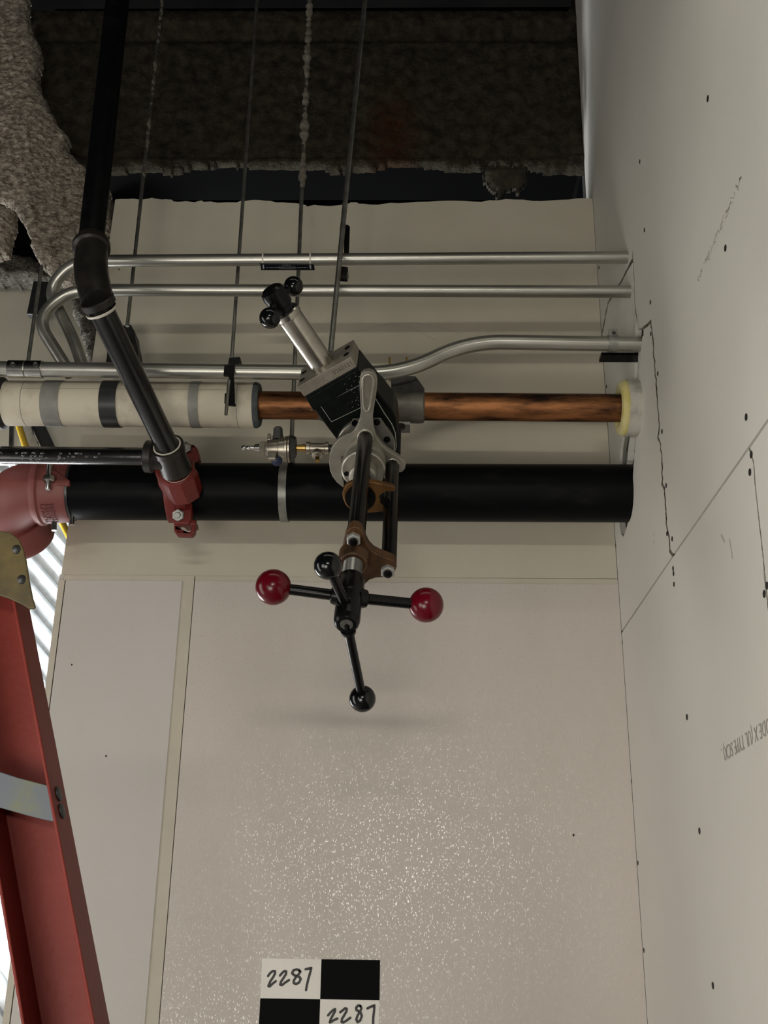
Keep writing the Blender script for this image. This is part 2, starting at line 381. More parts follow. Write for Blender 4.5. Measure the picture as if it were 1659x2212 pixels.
rp('drywall_board', [(wcorner(1368),1368)] + [(1455,1202),(1617,972)] + [(u-1, v) for u, v in jitter(seam2, 12, .7, 8)[1:len(jitter(seam2,12,.7,8))-20]] + [(1651,1240),(1659,1320),(1700,1800),(1760,2400),(wcorner(2400),2400)])
rp('drywall_board', [(1621,967)] + [(u+1, v) for u, v in seam2[1:]] + [(1702,1800),(1762,2400),(2600,2400),(2300,-15)])
# light gypsum edges in the pipe opening
rp('torn_paper_edge', [(1346,945),(1358,944),(1352,975),(1350,1003),(1338,1003),(1341,970)], .006, M_STRAP)
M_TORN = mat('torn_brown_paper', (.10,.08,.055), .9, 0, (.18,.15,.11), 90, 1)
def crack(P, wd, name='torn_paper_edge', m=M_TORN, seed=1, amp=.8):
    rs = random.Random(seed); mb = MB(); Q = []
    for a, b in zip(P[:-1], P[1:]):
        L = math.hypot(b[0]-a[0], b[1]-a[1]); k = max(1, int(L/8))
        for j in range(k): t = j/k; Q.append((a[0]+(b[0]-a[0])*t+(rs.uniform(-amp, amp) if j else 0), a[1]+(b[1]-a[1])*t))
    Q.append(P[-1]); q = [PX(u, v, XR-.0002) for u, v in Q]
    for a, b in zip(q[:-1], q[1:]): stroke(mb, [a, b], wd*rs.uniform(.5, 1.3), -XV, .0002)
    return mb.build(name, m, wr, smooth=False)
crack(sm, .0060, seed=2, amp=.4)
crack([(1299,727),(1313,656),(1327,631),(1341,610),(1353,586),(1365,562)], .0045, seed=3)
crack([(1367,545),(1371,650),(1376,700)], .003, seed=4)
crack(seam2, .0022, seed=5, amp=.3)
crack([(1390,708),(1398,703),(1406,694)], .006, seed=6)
crack(hole[1:], .0035, m=M_GYP, name='gypsum_edge', seed=7)
# screws
screws = [(1529,213),(1382,349),(1392,497),(1567,536),(1294,578),(1405,653),(1406,721),(1421,807),(1612,901),(1430,932),(1439,1049),(1623,982),(1620,1020),(1441,1153),(1452,1164),(1454,1228),(1455,1239),(1456,1262),(1330,1180),(1331,1238),(1338,1337),(1344,1388),(1353,1550),(1484,1549),(1364,1688),(1511,1795),(1378,1864),(1391,2053),(1540,2129),(1651,1283),(1657,1265),(1310,835),(1313,943),(1312,965)]
for u, v in screws:
    c = PX(u, v, XR-.0004); small = u < 1460
    mb = MB(); lathe(mb, c, -XV, [(0, .0054 if not small else .0046), (.0006, .0054 if not small else .0046), (.0002, .002), (0, .0001)], 12)
    mb.build('screw', M_SCREW, wr)
# stamped lettering, upside down, running towards the viewer
vs, fs = text_mb('FIRECODE X (UL TYPE SCX) .', .030)
p0 = PX(1557, 1618, XR-.0006); p1 = PX(1659, 1551, XR-.0006)
x1 = max(v.x for v in vs)
d = (p1-p0).normalized()                        # towards the viewer: end of text sits at p0
upv = -ZV
mb = MB(); mb.add([p0 + d*(x1-v.x)*.78 - upv*0 + upv*(v.y) for v in vs], fs); mb.build('stamped_lettering', M_PRINT, wr, smooth=False)
mb = MB()
rs = random.Random(11)
for i in range(34):
    t = i/33; u = 1601-t*96; v = 383+t*232; c = PX(u, v, XR-.0003)
    q = [c + Vector((0, rs.uniform(-.012,.012), rs.uniform(-.008,.008))) for _ in range(3)]
    if i % 5 != 3: stroke(mb, q, .0013, -XV, .0002)
mb.build('pencil_scribble', M_PENCIL, wr, smooth=False)
for L in ([(1558,1156),(1565,1170)], [(1576,1165),(1580,1190),(1582,1205)], [(1412,1150),(1413,1158)], [(1411,1168),(1413,1175)]):
    mb = MB(); stroke(mb, [PX(u, v, XR-.0002) for u, v in L], .004 if L[0][0] > 1500 else .0012, -XV, .0002); mb.build('scuff_mark', M_PENCIL, wr, smooth=False)
# far wall, seen left of the partition
YF = 3.15
wf = thing('wall_far', (-1.2, YF, 0), 'shaded drywall partition further back, left of the near partition', kind='structure')
mb = MB(); box(mb, (-2.6, YF, PY(100, 966, YF).z), (XR, YF+.03, 3.6)); mb.build('drywall_board', M_DRY, wf, smooth=False)
mb = MB(); box(mb, (-3.6, YF+.005, 3.58), (XR, YF+.05, 4.36)); mb.build('light_blocker', mat('void_shade_black', (.002,.002,.002), .95, spec=.05), wf, smooth=False)  # added panel blocking light from beyond, coloured near-black to read as shade
P = [(0,925),(46,918),(95,1000),(60,1010),(0,1010)]
mb = MB(); prism(mb, [PY(u, v, YF-.05) for u, v in [(58,900),(90,905),(128,985),(98,985)]], (0, .02, 0)); mb.build('gap_edge', M_TAPEB, wf, smooth=False)
mb = MB(); prism(mb, [PY(u, v, YF-.06) for u, v in jitter([(40,895),(64,900),(70,935),(85,965),(95,990),(62,990),(50,940)], 8, 1.5, 4)], (0, .02, 0)); mb.build('plaster_edge', M_PLAST, wf, smooth=False)
# corrugated steel siding beyond, in daylight
YC = 3.75
cs = thing('corrugated_siding', PY(90, 1300, YC), 'bright ribbed steel siding in daylight, seen between ladder and partition', 'siding')
d1 = (PY(150, 1300, YC)-PY(60, 1195, YC)).normalized()      # ribs run this way
nrm = -YV; acr = d1.cross(nrm).normalized()
c0 = PY(90, 1300, YC); mb = MB(); prof = [(-.030,0),(-.018,0),(-.011,.016),(.011,.016),(.018,0),(.030,0)]
lines = []
for k in range(-14, 22):
    for s_, h in prof: lines.append((k*.06+s_, h))
vs = []; fs = []
for i, (s_, h) in enumerate(lines):
    for t in (-1.3, 1.3): vs.append(c0 + acr*s_ + nrm*h + d1*t)
for i in range(len(lines)-1): fs.append([2*i, 2*i+1, 2*i+3, 2*i+2])
mb.add(vs, fs); mb.build('ribbed_sheet', M_CORR, cs, smooth=False)
# daylight opening far left
wn = thing('window_1', (-2.4, 4.3, 1.2), 'blown-out daylight opening behind the ladder', kind='structure')
mb = MB(); box(mb, (-3.4, 4.30, .2), (-.55, 4.32, 1.95)); mb.build('pane', M_WIN, wn, smooth=False)
mb = MB()
for a, b in (((-3.45,4.27,.14),(-.50,4.33,.2)), ((-3.45,4.27,1.95),(-.50,4.33,2.01)), ((-.55,4.27,.14),(-.50,4.33,2.01)), ((-3.45,4.27,.14),(-3.4,4.33,2.01))): box(mb, a, b)
mb.build('frame', M_STRAP, wn, smooth=False)
mb = MB(); box(mb, (-3.6, 4.5, 2.0), (XR+.2, 4.6, 4.4)); tag(mb.build('wall_outer', M_CEIL, smooth=False), kind='structure')
# ================================================================== FIREPROOFED STEEL
YB = 2.50
def bprof(u, v):
    h = .0
    if v < 75: h += .025*min(1, (75-v)/10)
    if v > 345: h += .012
    h += .02*max(0, 1-abs(v-78)/16)*-1
    if u > 1225: h += .012
    return h
beam_poly = jitter([(55,-60),(1268,-60),(1274,100),(1287,180),(1291,280),(1294,350),(1284,385),(1273,372),(1200,366),(1145,362),(1142,352),(1046,355),(1040,362),(960,360),(900,352),(850,352),(820,358),(760,365),(720,366),(690,357),(640,356),(560,358),(500,352),(420,356),(370,372),(330,362),(290,364),(240,370),(200,372),(55,372)], 10, 2.5, 21)
cbm = thing('ceiling_beam', PY(700, 200, YB))
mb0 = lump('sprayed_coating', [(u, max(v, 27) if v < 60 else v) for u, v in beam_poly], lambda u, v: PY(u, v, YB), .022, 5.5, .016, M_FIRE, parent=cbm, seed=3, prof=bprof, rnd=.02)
mb0.name = 'sprayed_coating'
mb = MB(); box(mb, (PY(60, 330, YB).x, YB+.03, PY(700, 335, YB).z), (XR-.002, YB+.20, PY(700, 0, YB).z)); mb.build('steel_core', mat('void_shade_black', (.002,.002,.002), .95, spec=.05), cbm, smooth=False)  # core coloured near-black so the gap around the beam reads as shade
tag(cbm, 'dark brown beam coated in rough sprayed fireproofing, spanning above the back partition', 'beam')
# a rust stain belongs to the coating
nt = M_FIRE.node_tree; pr = nt.nodes['Principled BSDF']; src = pr.inputs['Base Color'].links[0].from_socket
tc = nt.nodes.new('ShaderNodeTexCoord'); vm = nt.nodes.new('ShaderNodeVectorMath'); vm.operation = 'DISTANCE'
stain = PY(845, 290, YB) - cbm.location
mpn = nt.nodes.new('ShaderNodeMapping'); mpn.inputs['Scale'].default_value = (1, .3, .55)
nt.links.new(tc.outputs['Object'], mpn.inputs[0]); nt.links.new(mpn.outputs[0], vm.inputs[0]); vm.inputs[1].default_value = (stain.x, stain.y*.3, stain.z*.55)
rr = nt.nodes.new('ShaderNodeMapRange'); rr.inputs['From Min'].default_value = .03; rr.inputs['From Max'].default_value = .11; rr.inputs['To Min'].default_value = 1; rr.inputs['To Max'].default_value = 0
nt.links.new(vm.outputs['Value'], rr.inputs[0])
nz = nt.nodes.new('ShaderNodeTexNoise'); nz.inputs['Scale'].default_value = 40; mu = nt.nodes.new('ShaderNodeMath'); mu.operation = 'MULTIPLY'
nt.links.new(tc.outputs['Object'], nz.inputs[0]); nt.links.new(rr.outputs[0], mu.inputs[0]); nt.links.new(nz.outputs['Fac'], mu.inputs[1])
mx = nt.nodes.new('ShaderNodeMix'); mx.data_type = 'RGBA'; mx.inputs[7].default_value = (.05, .014, .003, 1)
nt.links.new(mu.outputs[0], mx.inputs[0]); nt.links.new(src, mx.inputs[6]); nt.links.new(mx.outputs[2], pr.inputs['Base Color'])
# hanging scrap of coating under the beam
o = lump('hanging_scrap', jitter([(1046,352),(1142,352),(1140,385),(1128,398),(1122,415),(1115,400),(1095,403),(1080,430),(1074,412),(1060,400),(1046,385)], 6, 2, 9), lambda u, v: PY(u, v, YB-.03), .015, 4, .006, mat('torn_coating', (.055,.047,.03), .95, 0, (.02,.017,.012), 30, 1, 90, .6), seed=5)
tag(o, 'torn flap of brown coating hanging from the underside of the ceiling beam', 'debris')
# light sprayed mass at top left
def place_l(u, v): return PY(u, v, 2.28 + .10*max(0, (u-60)/180) + .0002*max(0, 600-v))
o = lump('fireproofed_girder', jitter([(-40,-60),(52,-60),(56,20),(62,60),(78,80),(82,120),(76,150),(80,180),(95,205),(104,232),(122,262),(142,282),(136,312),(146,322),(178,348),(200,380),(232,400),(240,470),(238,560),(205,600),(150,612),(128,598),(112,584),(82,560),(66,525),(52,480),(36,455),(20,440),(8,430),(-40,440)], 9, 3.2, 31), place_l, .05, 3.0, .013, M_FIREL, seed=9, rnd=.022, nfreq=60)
tag(o, 'pale crusty fireproofed girder hanging at the upper left beside the black riser', 'girder')
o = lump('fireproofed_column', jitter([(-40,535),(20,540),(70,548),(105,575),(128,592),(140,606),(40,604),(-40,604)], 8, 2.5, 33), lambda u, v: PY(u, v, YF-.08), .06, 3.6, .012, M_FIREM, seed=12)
tag(o, 'low crusty strip of fireproofing along the top of the far partition', 'fireproofing')
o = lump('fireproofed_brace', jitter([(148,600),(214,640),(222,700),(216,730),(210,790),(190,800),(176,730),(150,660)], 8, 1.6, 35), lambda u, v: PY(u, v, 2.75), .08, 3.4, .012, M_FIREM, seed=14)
tag(o, 'narrow crusty brace behind the bent conduits, left of the back partition edge', 'brace')
o = lump('torn_coating', jitter([(0,430),(24,440),(22,480),(10,535),(-30,545),(-30,430)], 8, 2, 36), lambda u, v: PY(u, v, 2.22), .05, 4, .01, M_FIREL, seed=18)
tag(o, 'thin crusty flap at the left picture edge below the pale girder', 'debris')
mb = MB(); prism(mb, [PY(u, v, 2.62) for u, v in [(235,385),(251,430),(232,560),(222,600),(238,560),(225,380)]], (0, .05, 0))
mb = MB(); prism(mb, [PY(u, v, 2.7) for u, v in [(222,365),(262,365),(250,440),(242,545),(232,640),(200,640),(205,400)]], (0, .06, 0))
o = mb.build('steel_stud', mat('dark_crusted_steel', (.025,.018,.02), .9, 0, (.15,.11,.12), 60, 1, 200, .8, contrast=(.55,.75)), smooth=False)
tag(o, 'dark crusted steel stud beside the left edge of the back partition', 'stud')
# black brackets left
mb = MB(); prism(mb, [PY(u, v, YF-.1) for u, v in [(72,606),(105,608),(97,682),(57,678)]], (0, .03, 0))
tag(mb.build('black_bracket', M_TAPEB, smooth=False, bevel=.003), 'black plate hanging behind the leftmost hanger rod', 'bracket')
mb = MB(); prism(mb, [PY(u, v, W-.10) for u, v in jitter([(264,703),(282,700),(291,716),(296,745),(299,785),(228,785),(232,742),(250,720)], 12, 1.2, 3)], (0, .05, 0))
bb = mb.build('pipe_saddle_bracket', mat('black_crumpled_wrap', (.010,.010,.010), .5, 0, (.05,.045,.04), 50, 1, 60, .8, contrast=(.55,.8)), smooth=False, bevel=.002)
tag(bb, 'crumpled black wrapped bracket at the foot of the leftmost long rod, behind the slanted pipe', 'bracket')
# ================================================================== PIPES
def hpipe(name, u0, v0, u1, v1, Y, r, m, label, cat, group=None, x1=None, u0x=None, seg=40):
    a = PY(u0, v0, Y); b = PY(u1, v1, Y)
    b.z = b.z; 
    if x1 is not None: b = a + (b-a)*((x1-a.x)/(b.x-a.x))
    mb = MB(); tube(mb, [a, b], r, seg)
    o = mb.build(name, m); tag(o, label, cat, group); return o, a, b
# big black main
YM = 2.232
def rpx(u, v, Y, px): return px/ppm(PY(u, v, Y))
rM = rpx(700, 1062, YM, 62.5)
main, ma, mbb = hpipe('steel_main_pipe', 150, 1061, 1365, 1066, YM, rM, M_BLK, 'thick black steel main pipe running across the picture into the right wall', 'pipe', x1=XR+.012)
mdir = (mbb-ma).normalized()
# copper and its insulation share one axis
YCu = 2.08
ca = PY(0, 871, YCu); cb = PY(1345, 881.5, YCu); cdir = (cb-ca).normalized()
def on_cu(u): # point of copper axis at column u
    lo, hi = -.3, 2.5
    for _ in range(40):
        t = (lo+hi)/2; p = ca + cdir*t; q = p-CAM
        uu = 829.5 + F*q.dot(RT)/q.dot(fwd)
        if uu < u: lo = t
        else: hi = t
    return ca + cdir*lo
rC = rpx(1100, 880, YCu, 30.5)
mb = MB(); tube(mb, [on_cu(545), on_cu(1352)], rC, 40)
tag(mb.build('copper_pipe', M_COP), 'brown tarnished copper pipe between insulation jacket and right wall', 'pipe')
rI = rpx(300, 870, YCu, 49)
ins = thing('pipe_insulation', on_cu(300), 'cream jacketed pipe insulation with grey and black tape bands, left half', 'insulation')
mb = MB(); tube(mb, [on_cu(14), on_cu(30), on_cu(553)], [rI, rI, rI], 48); mb.build('jacket', M_JACK, ins)
def band(u0, u1, m, name, dr=.0012):
    mb = MB(); lathe(mb, on_cu(u0), cdir, [(0, rI), (0, rI+dr), ((on_cu(u1)-on_cu(u0)).length, rI+dr), ((on_cu(u1)-on_cu(u0)).length, rI)], 48, cap=False)
    return mb.build(name, m, ins)
band(101, 140, M_TAPEG, 'grey_tape_band'); band(226, 262, M_TAPEB, 'black_tape_band', .002); band(415, 436, M_TAPEG, 'grey_tape_band')
band(59, 60.2, M_TAPEG, 'jacket_seam', .0004); band(517, 518, M_TAPEG, 'jacket_seam', .0004); band(330, 330.8, M_TAPEG, 'jacket_seam', .0003)
for a_, b_ in ((60, 226), (262, 415), (436, 517)):        # longitudinal lap
    p, q = on_cu(a_), on_cu(b_); dn = (Vector((0, -.99, .25)) - cdir*Vector((0,-.99,.25)).dot(cdir)).normalized()
    mb = MB(); tube(mb, [p+dn*(rI-.0002), q+dn*(rI-.0002)], .0007, 6); mb.build('jacket_seam', M_TAPEG, ins)
mb = MB(); lathe(mb, on_cu(550), cdir, [(0, rI*.98), (0, rI*1.012), (.006, rI*1.012), (.012, rI*.93), (.010, rC)], 40, cap=False); mb.build('cut_end', M_LEAD, ins)
# black joint and next jacket at far left
mb = MB(); lathe(mb, on_cu(-12), cdir, [(0, rI*1.16), (.020, rI*1.16), (.028, rI*1.0), (.028, .01)], 40); mb.build('black_joint', M_TAPEB, ins)
mb = MB(); tube(mb, [on_cu(-110), on_cu(-12)], rI*1.18, 40); mb.build('elbow_jacket', mat('white_pvc', (.7,.7,.68), .4), ins)
# foam ring at the wall
cuff = thing('insulation_cuff', on_cu(1355), 'short plaster-coated insulation cuff with yellow foam where the copper pipe enters the wall', 'insulation')
pr_ = on_cu(1341)
mb = MB(); rO = rpx(1350, 880, YCu, 62)
lathe(mb, pr_, cdir, [(0.006, rC), (-.002, rC+.006), (-.006, rC+.014), (-.004, rO-.006), (.004, rO-.001), (.010, rO-.002)], 36, cap=False); mb.build('foam_ring', M_FOAM, cuff)
mb = MB(); lathe(mb, pr_, cdir, [(.009, rO-.008), (.009, rO), (XR+.012-pr_.x, rO*.985)], 36, cap=False); o = mb.build('plaster_shell', M_PLAST, cuff)
# conduits
YK = 2.06; rK = rpx(800, 560, YK, 13.2)
def conduit(name, P, r, label, rad=.07):
    mb = MB(); tube(mb, bend(P, rad, 12), r, 28); o = mb.build(name, M_GALV); return tag(o, label, 'conduit')
e1 = PY(1368, 556, YK); e1 = PY(230, 564, YK) + (e1-PY(230, 564, YK))*((XR+.012-PY(230, 564, YK).x)/(e1.x-PY(230, 564, YK).x))
conduit('conduit', [e1, PY(158, 564, YK), PY(104, 625, YK+.03), PY(160, 735, YK+.02), PY(181, 800, YK+.02)], rK, 'upper thin galvanized conduit, highest of the horizontal tubes, bending down behind the black elbow', .10)
s0 = PY(240, 626, YK); e2 = PY(1370, 630, YK); e2 = s0 + (e2-s0)*((XR+.012-s0.x)/(e2.x-s0.x))
conduit('conduit', [e2, PY(150, 626, YK-.01), PY(78, 690, YK-.01), PY(153, 810, YK)], rK, 'second galvanized conduit from the top, looping down left of the black elbow', .11)
Y3 = 2.01; r3 = rpx(500, 803, Y3, 16.5)
s0 = PY(1060, 739, Y3); e3 = PY(1388, 744, Y3); e3 = s0 + (e3-s0)*((XR+.012-s0.x)/(e3.x-s0.x))
c3 = conduit('conduit', [PY(-60, 796, Y3), PY(640, 804, Y3), PY(868, 808, Y3), PY(1010, 738, Y3), e3], r3, 'lowest thick galvanized conduit, kinked upwards right of the tapping machine', .13)
cp = thing('conduit_coupling', PY(56, 797, Y3), 'shiny set-screw coupling on the lowest conduit at the far left', 'coupling')
a = PY(20, 797, Y3-.0); b = PY(92, 798, Y3); L = (b-a).length; dd = (b-a).normalized()
mb = MB(); lathe(mb, a, dd, [(0, r3), (0, r3+.0028), (L*.48, r3+.0028), (L*.5, r3+.0012), (L*.52, r3+.0028), (L, r3+.0028), (L, r3)], 32, cap=False); mb.build('sleeve', M_ZINC, cp)
for u in (28, 77):
    mb = MB(); c = PY(u, 787, Y3-r3-.002); lathe(mb, c, Vector((0,-1,-.2)), [(-.004, .005), (.003, .005), (.004, .004), (.002,.001)], 12); mb.build('set_screw', M_STEELD, cp)
# ================================================================== HANGER RODS
def rod(P, r, label, crust=None, m=M_ROD):
    n = 120; a, b = Vector(P[0]), Vector(P[-1]); pts = []; rr_ = []
    for i in range(n): pts.append(a.lerp(b, i/(n-1))); rr_.append(r*(1+.06*(i % 2)))
    t = thing('hanger_rod', a, label, 'hanger rod')
    mb = MB(); tube(mb, pts, rr_, 12); mb.build('rod', m, t)
    if crust:
        (t0, t1, ru, rd_) = crust; pts = []; rr_ = []
        k = 110
        for i in range(k+1):
            s_ = t0+(t1-t0)*i/k; p = a.lerp(b, s_)
            nn = noise.noise(p*70); n2 = noise.noise(p*230+Vector((5,5,5)))
            pts.append(p + Vector((noise.noise(p*90+Vector((9,1,2)))*rd_*.8+rd_*.2, -.001, 0))); rr_.append(max(r*.6, ru*(.75+.7*nn+.5*n2)))
        mb = MB(); tube(mb, pts, rr_, 14); mb.build('fireproofing_crust', M_CRUST, t, ang=180)
    return t
YR = 2.12
rod([PY(358, -70, YR), PY(275, 705, YR)], .0042, 'leftmost long hanger rod, crusted with fireproofing along its upper half', (0.05, .62, .0042, .004))
rod([PY(561, -80, YR), PY(493, 882, YR-.03)], .0040, 'thin clean hanger rod ending in the black clip on the lowest conduit')
rod([PY(672, -80, 2.2), PY(628, 1000, 2.2)], .0046, 'heavily crusted hanger rod carrying the strap around the black main', (0, .50, .0088, .004), M_ROD)
rod([PY(797, -90, 2.03), PY(714, 762, 1.99)], .0056, 'grey hanger rod in front of the conduits, rightmost of the rods')
rod([PY(90, 575, 2.3), PY(58, 800, 2.3)], .0046, 'short hanger rod at the far left in front of the black plate')
# ------------------------------------------------ clips
cl = thing('rod_clip', PY(740, 540, 2.03), 'tall black spring clip holding the top conduit to the rightmost rod', 'clip')
mb = MB(); prism(mb, [PY(u, v, 2.055) for u, v in [(735,490),(738,487),(752,488),(756,492),(754,548),(743,548),(743,520),(741,510),(735,515),(733,514)]], (0, -.004, 0)); mb.build('tongue', M_BLKM, cl, smooth=False)
mb = MB(); prism(mb, [PY(u, v, 2.01) for u, v in [(728,574),(751,577),(752,582),(749,592),(727,590)]], (0, .03, 0)); mb.build('jaw', M_BLKM, cl, smooth=False)
mb = MB(); prism(mb, [PY(u, v, 2.025) for u, v in [(742,546),(754,546),(753,578),(740,577)]], (0, -.002, 0))
cl2 = thing('rod_clip', PY(500, 830, 1.98), 'black steel clip clasping the lowest conduit, with a rod end through it', 'clip')
mb = MB(); prism(mb, [PY(u, v, Y3-r3-.004) for u, v in [(485,791),(508,788),(506,815),(508,850),(508,873),(511,877),(507,879),(494,878),(495,815),(483,814)]], (0, -.004, 0)); mb.build('strap', M_BLKM, cl2, smooth=False, bevel=.001)
mb = MB(); prism(mb, [PY(u, v, Y3-.01) for u, v in [(495,773),(518,771),(520,776),(514,786),(508,789),(492,789)]], (0, .02, 0)); mb.build('hook', M_BLKM, cl2, smooth=False)
mb = MB(); tube(mb, [PY(495, 822, Y3-r3-.01), PY(488, 896, Y3-r3-.012)], .0036, 14); mb.build('rod_end', M_ROD, cl2)
mb = MB(); prism(mb, [PY(u, v, Y3-r3-.004) for u, v in [(486,851),(489,851),(488,872),(485,872)]], (0, -.003, 0)); mb.build('tab', M_BLKM, cl2, smooth=False)
cl3 = thing('conduit_strap', PY(1323, 742, Y3), 'small galvanized strap holding the lowest conduit beside the right wall', 'strap')
mb = MB(); c = PY(1323, 742, Y3); tube(mb, [c-XV*.010, c+XV*.010], r3+.003, 28); mb.build('band', M_STRAP, cl3)
mb = MB(); prism(mb, [PY(u, v, Y3-.016) for u, v in [(1315,711),(1334,711),(1335,730),(1315,730)]], (0, .006, 0)); o = mb.build('ear', M_STRAP, cl3, smooth=False)
mb = MB(); lathe(mb, PY(1326, 719, Y3-.016), -YV, [(0,.004),(.002,.004),(.001,.001)], 12); mb.build('bolt', M_STEELD, o)
mb = MB(); box(mb, PY(1299, 767, Y3+.02), PY(1299, 764, Y3+.02)+Vector((PX(1380, 760, XR).x-PY(1299, 764, Y3).x, .03, .003))); mb.build('channel', M_BLKM, cl3, smooth=False)
# strap ring around the main
hg = thing('pipe_hanger', PY(620, 1000, YM), 'galvanized split strap looped around the black main, left of the machine', 'pipe hanger')
cx = (PY(616, 1062, YM)).x; axis_pt = ma + mdir*((cx-ma.x)/mdir.x)
mb = MB(); 
x_, y_, n_ = frame(mdir)
lathe(mb, axis_pt - mdir*.0085, mdir, [(0, rM), (0, rM+.003), (.017, rM+.003), (.017, rM)], 48, cap=False)
mb.build('ring', M_STRAP, hg)
mb = MB(); c = PY(627, 985, YM-.0); box(mb, c+Vector((-.011,-.004,-.022)), c+Vector((.011,.004,.030))); mb.build('yoke', M_STRAP, hg, smooth=False, bevel=.001)
# sign tied to the top conduit
sg = thing('conduit_tag', PY(620, 576, YK-.02), 'small black warning tag tied under the top conduit', 'sign')
n_s = (CAM - PY(620, 576, YK-.02)).normalized()
cs_ = [PY(562, 570, YK-.022), PY(678, 571.5, YK-.022), PY(680, 583, YK-.028), PY(564, 583, YK-.028)]
mb = MB(); prism(mb, cs_, (0, .003, .001)); mb.build('plate', M_SIGN, sg, smooth=False)
mb = MB(); prism(mb, [PY(560, 568, YK-.0215), PY(678, 570, YK-.0215), PY(678, 571.3, YK-.0225), PY(560, 569.8, YK-.0225)], (0, .002, 0)); mb.build('top_edge', M_GALV, sg, smooth=False)
nn_ = (cs_[1]-cs_[0]).cross(cs_[3]-cs_[0]).normalized()
if nn_.dot(n_s) < 0: nn_ = -nn_
def sgp(u, v):  # pixel inside the tag to its plane
    return PP(u, v, cs_[0]+nn_*.0004, nn_)
mb = MB(); rs = random.Random(4)
for (v, a0, a1) in ((572.8, 611, 627), (575.2, 602, 638), (577.9, 575, 665), (580.6, 603, 638)):
    u = a0
    while u < a1:
        L = rs.uniform(1.5, 4.5); stroke(mb, [sgp(u, v), sgp(min(u+L, a1), v+rs.uniform(-.4,.4))], .0007, nn_, .0002); u += L+rs.uniform(.7, 2)
for u in (569.5, 671): stroke(mb, [sgp(u-1, 573), sgp(u, 580)], .0036, nn_, .0002)
mb.build('lettering', M_SIGNT, sg, smooth=False)
for u, L in ((569, 1), (671, 1)):
    c = PY(u, 560, YK); mb = MB(); lathe(mb, c-XV*.0015, XV, [(0, rK),(0, rK+.0016),(.003, rK+.0016),(.003, rK)], 28, cap=False)
    mb.build('tie', M_WHITE, sg)
# ================================================================== SPRINKLER BRANCH
# riser at top left
rS = .0232
YE = 1.82
ra, rb = PY(198, 512, YE), PY(258, -40, YE)
rb = Vector((rb.x, YE, rb.z))
mb = MB(); tube(mb, [ra, rb], [rS*1.08, rS*1.08], 40); ri = mb.build('riser_pipe', M_BLK)
tag(ri, 'black riser pipe rising out of the top of the picture at the left', 'pipe')
# elbow
p0 = PY(199, 520, YE); p3 = PY(208, 655, YE-.05)
dl = (PY(370, 985, YM-.17) - PY(212, 655, YE-.05)).normalized()
el = thing('pipe_elbow', PY(203, 600, YE), 'dark cast iron elbow joining the riser and the slanted pipe', 'pipe fitting')
pth = [p0, PY(198, 545, YE-.01), PY(196, 575, YE-.02), PY(199, 605, YE-.03), PY(206, 632, YE-.04), PY(211, 652, YE-.045)]
pth2 = [Vector(p) for p in pth]
mb = MB(); tube(mb, pth2, [.031, .031, .0325, .0325, .0315, .0305], 36); mb.build('body', M_CAST, el)
mb = MB(); d0 = (pth2[0]-pth2[1]).normalized(); lathe(mb, PY(197.5, 540, YE-.008), d0, [(0,.030),(.004,.0365),(.014,.0365),(.018,.030)], 36, cap=False); mb.build('collar', M_CAST, el)
mb = MB(); lathe(mb, PY(198, 526, YE-.004), d0, [(-.004,.028),(0,.0285),(.010,.0275),(.013,.025)], 36); mb.build('thread_end', M_STEELD, el)
d1_ = (pth2[-1]-pth2[-2]).normalized()
mb = MB(); lathe(mb, PY(208, 645, YE-.045), dl, [(0,.031),(.002,.0330),(.014,.0330),(.017,.029)], 36, cap=False); mb.build('collar', M_CAST, el)
# slanted pipe
sa = PY(209, 650, YE-.045); sb = PY(374, 990, YM-.17)
mb = MB(); tube(mb, [sa, sb], [.0245, .0235], 40); tag(mb.build('branch_pipe', M_BLKP), 'slanted black pipe from the cast elbow down to the red tee clamp', 'pipe')
sdir = (sb-sa).normalized()
mb = MB(); lathe(mb, sa + sdir*.018, sdir, [(0,.030),(.001,.0310),(.005,.030),(.007,.0255)], 36, cap=False); mb.build('sealant_ring', M_WHITE, el)
# black tee above the red clamp
te = thing('pipe_tee', PY(375, 990, YM-.12), 'black cast iron tee sitting on the red clamp', 'pipe fitting')
t0 = PY(362, 966, YM-.19); t1 = PY(384, 1024, YM-.12); td = (t1-t0).normalized()
mb = MB(); lathe(mb, t0, td, [(-.004,.027),(-.004,.0345),(.010,.0345),(.013,.031),(.034,.0315),(.050,.0325),(.064,.033),(.066,.026)], 36); mb.build('body', M_CAST, te)
mb = MB(); lathe(mb, t0, td, [(-.0055,.026),(-.0052,.029),(-.003,.029)], 32, cap=False); mb.build('sealant_ring', M_WHITE, te)
q0 = PY(372, 990, YM-.165); q1 = PY(316, 986, YM-.165)
mb = MB(); lathe(mb, q0, (q1-q0).normalized(), [(0,.026),(.030,.026),(.037,.029),(.040,.0335),((q1-q0).length,.0335),((q1-q0).length+.003,.029)], 36); mb.build('side_outlet', M_CAST, te)
mb = MB(); lathe(mb, t1, td, [(-.004,.028),(0,.0295),(.004,.028)], 32, cap=False); mb.build('sealant_ring', M_WHITE, te)
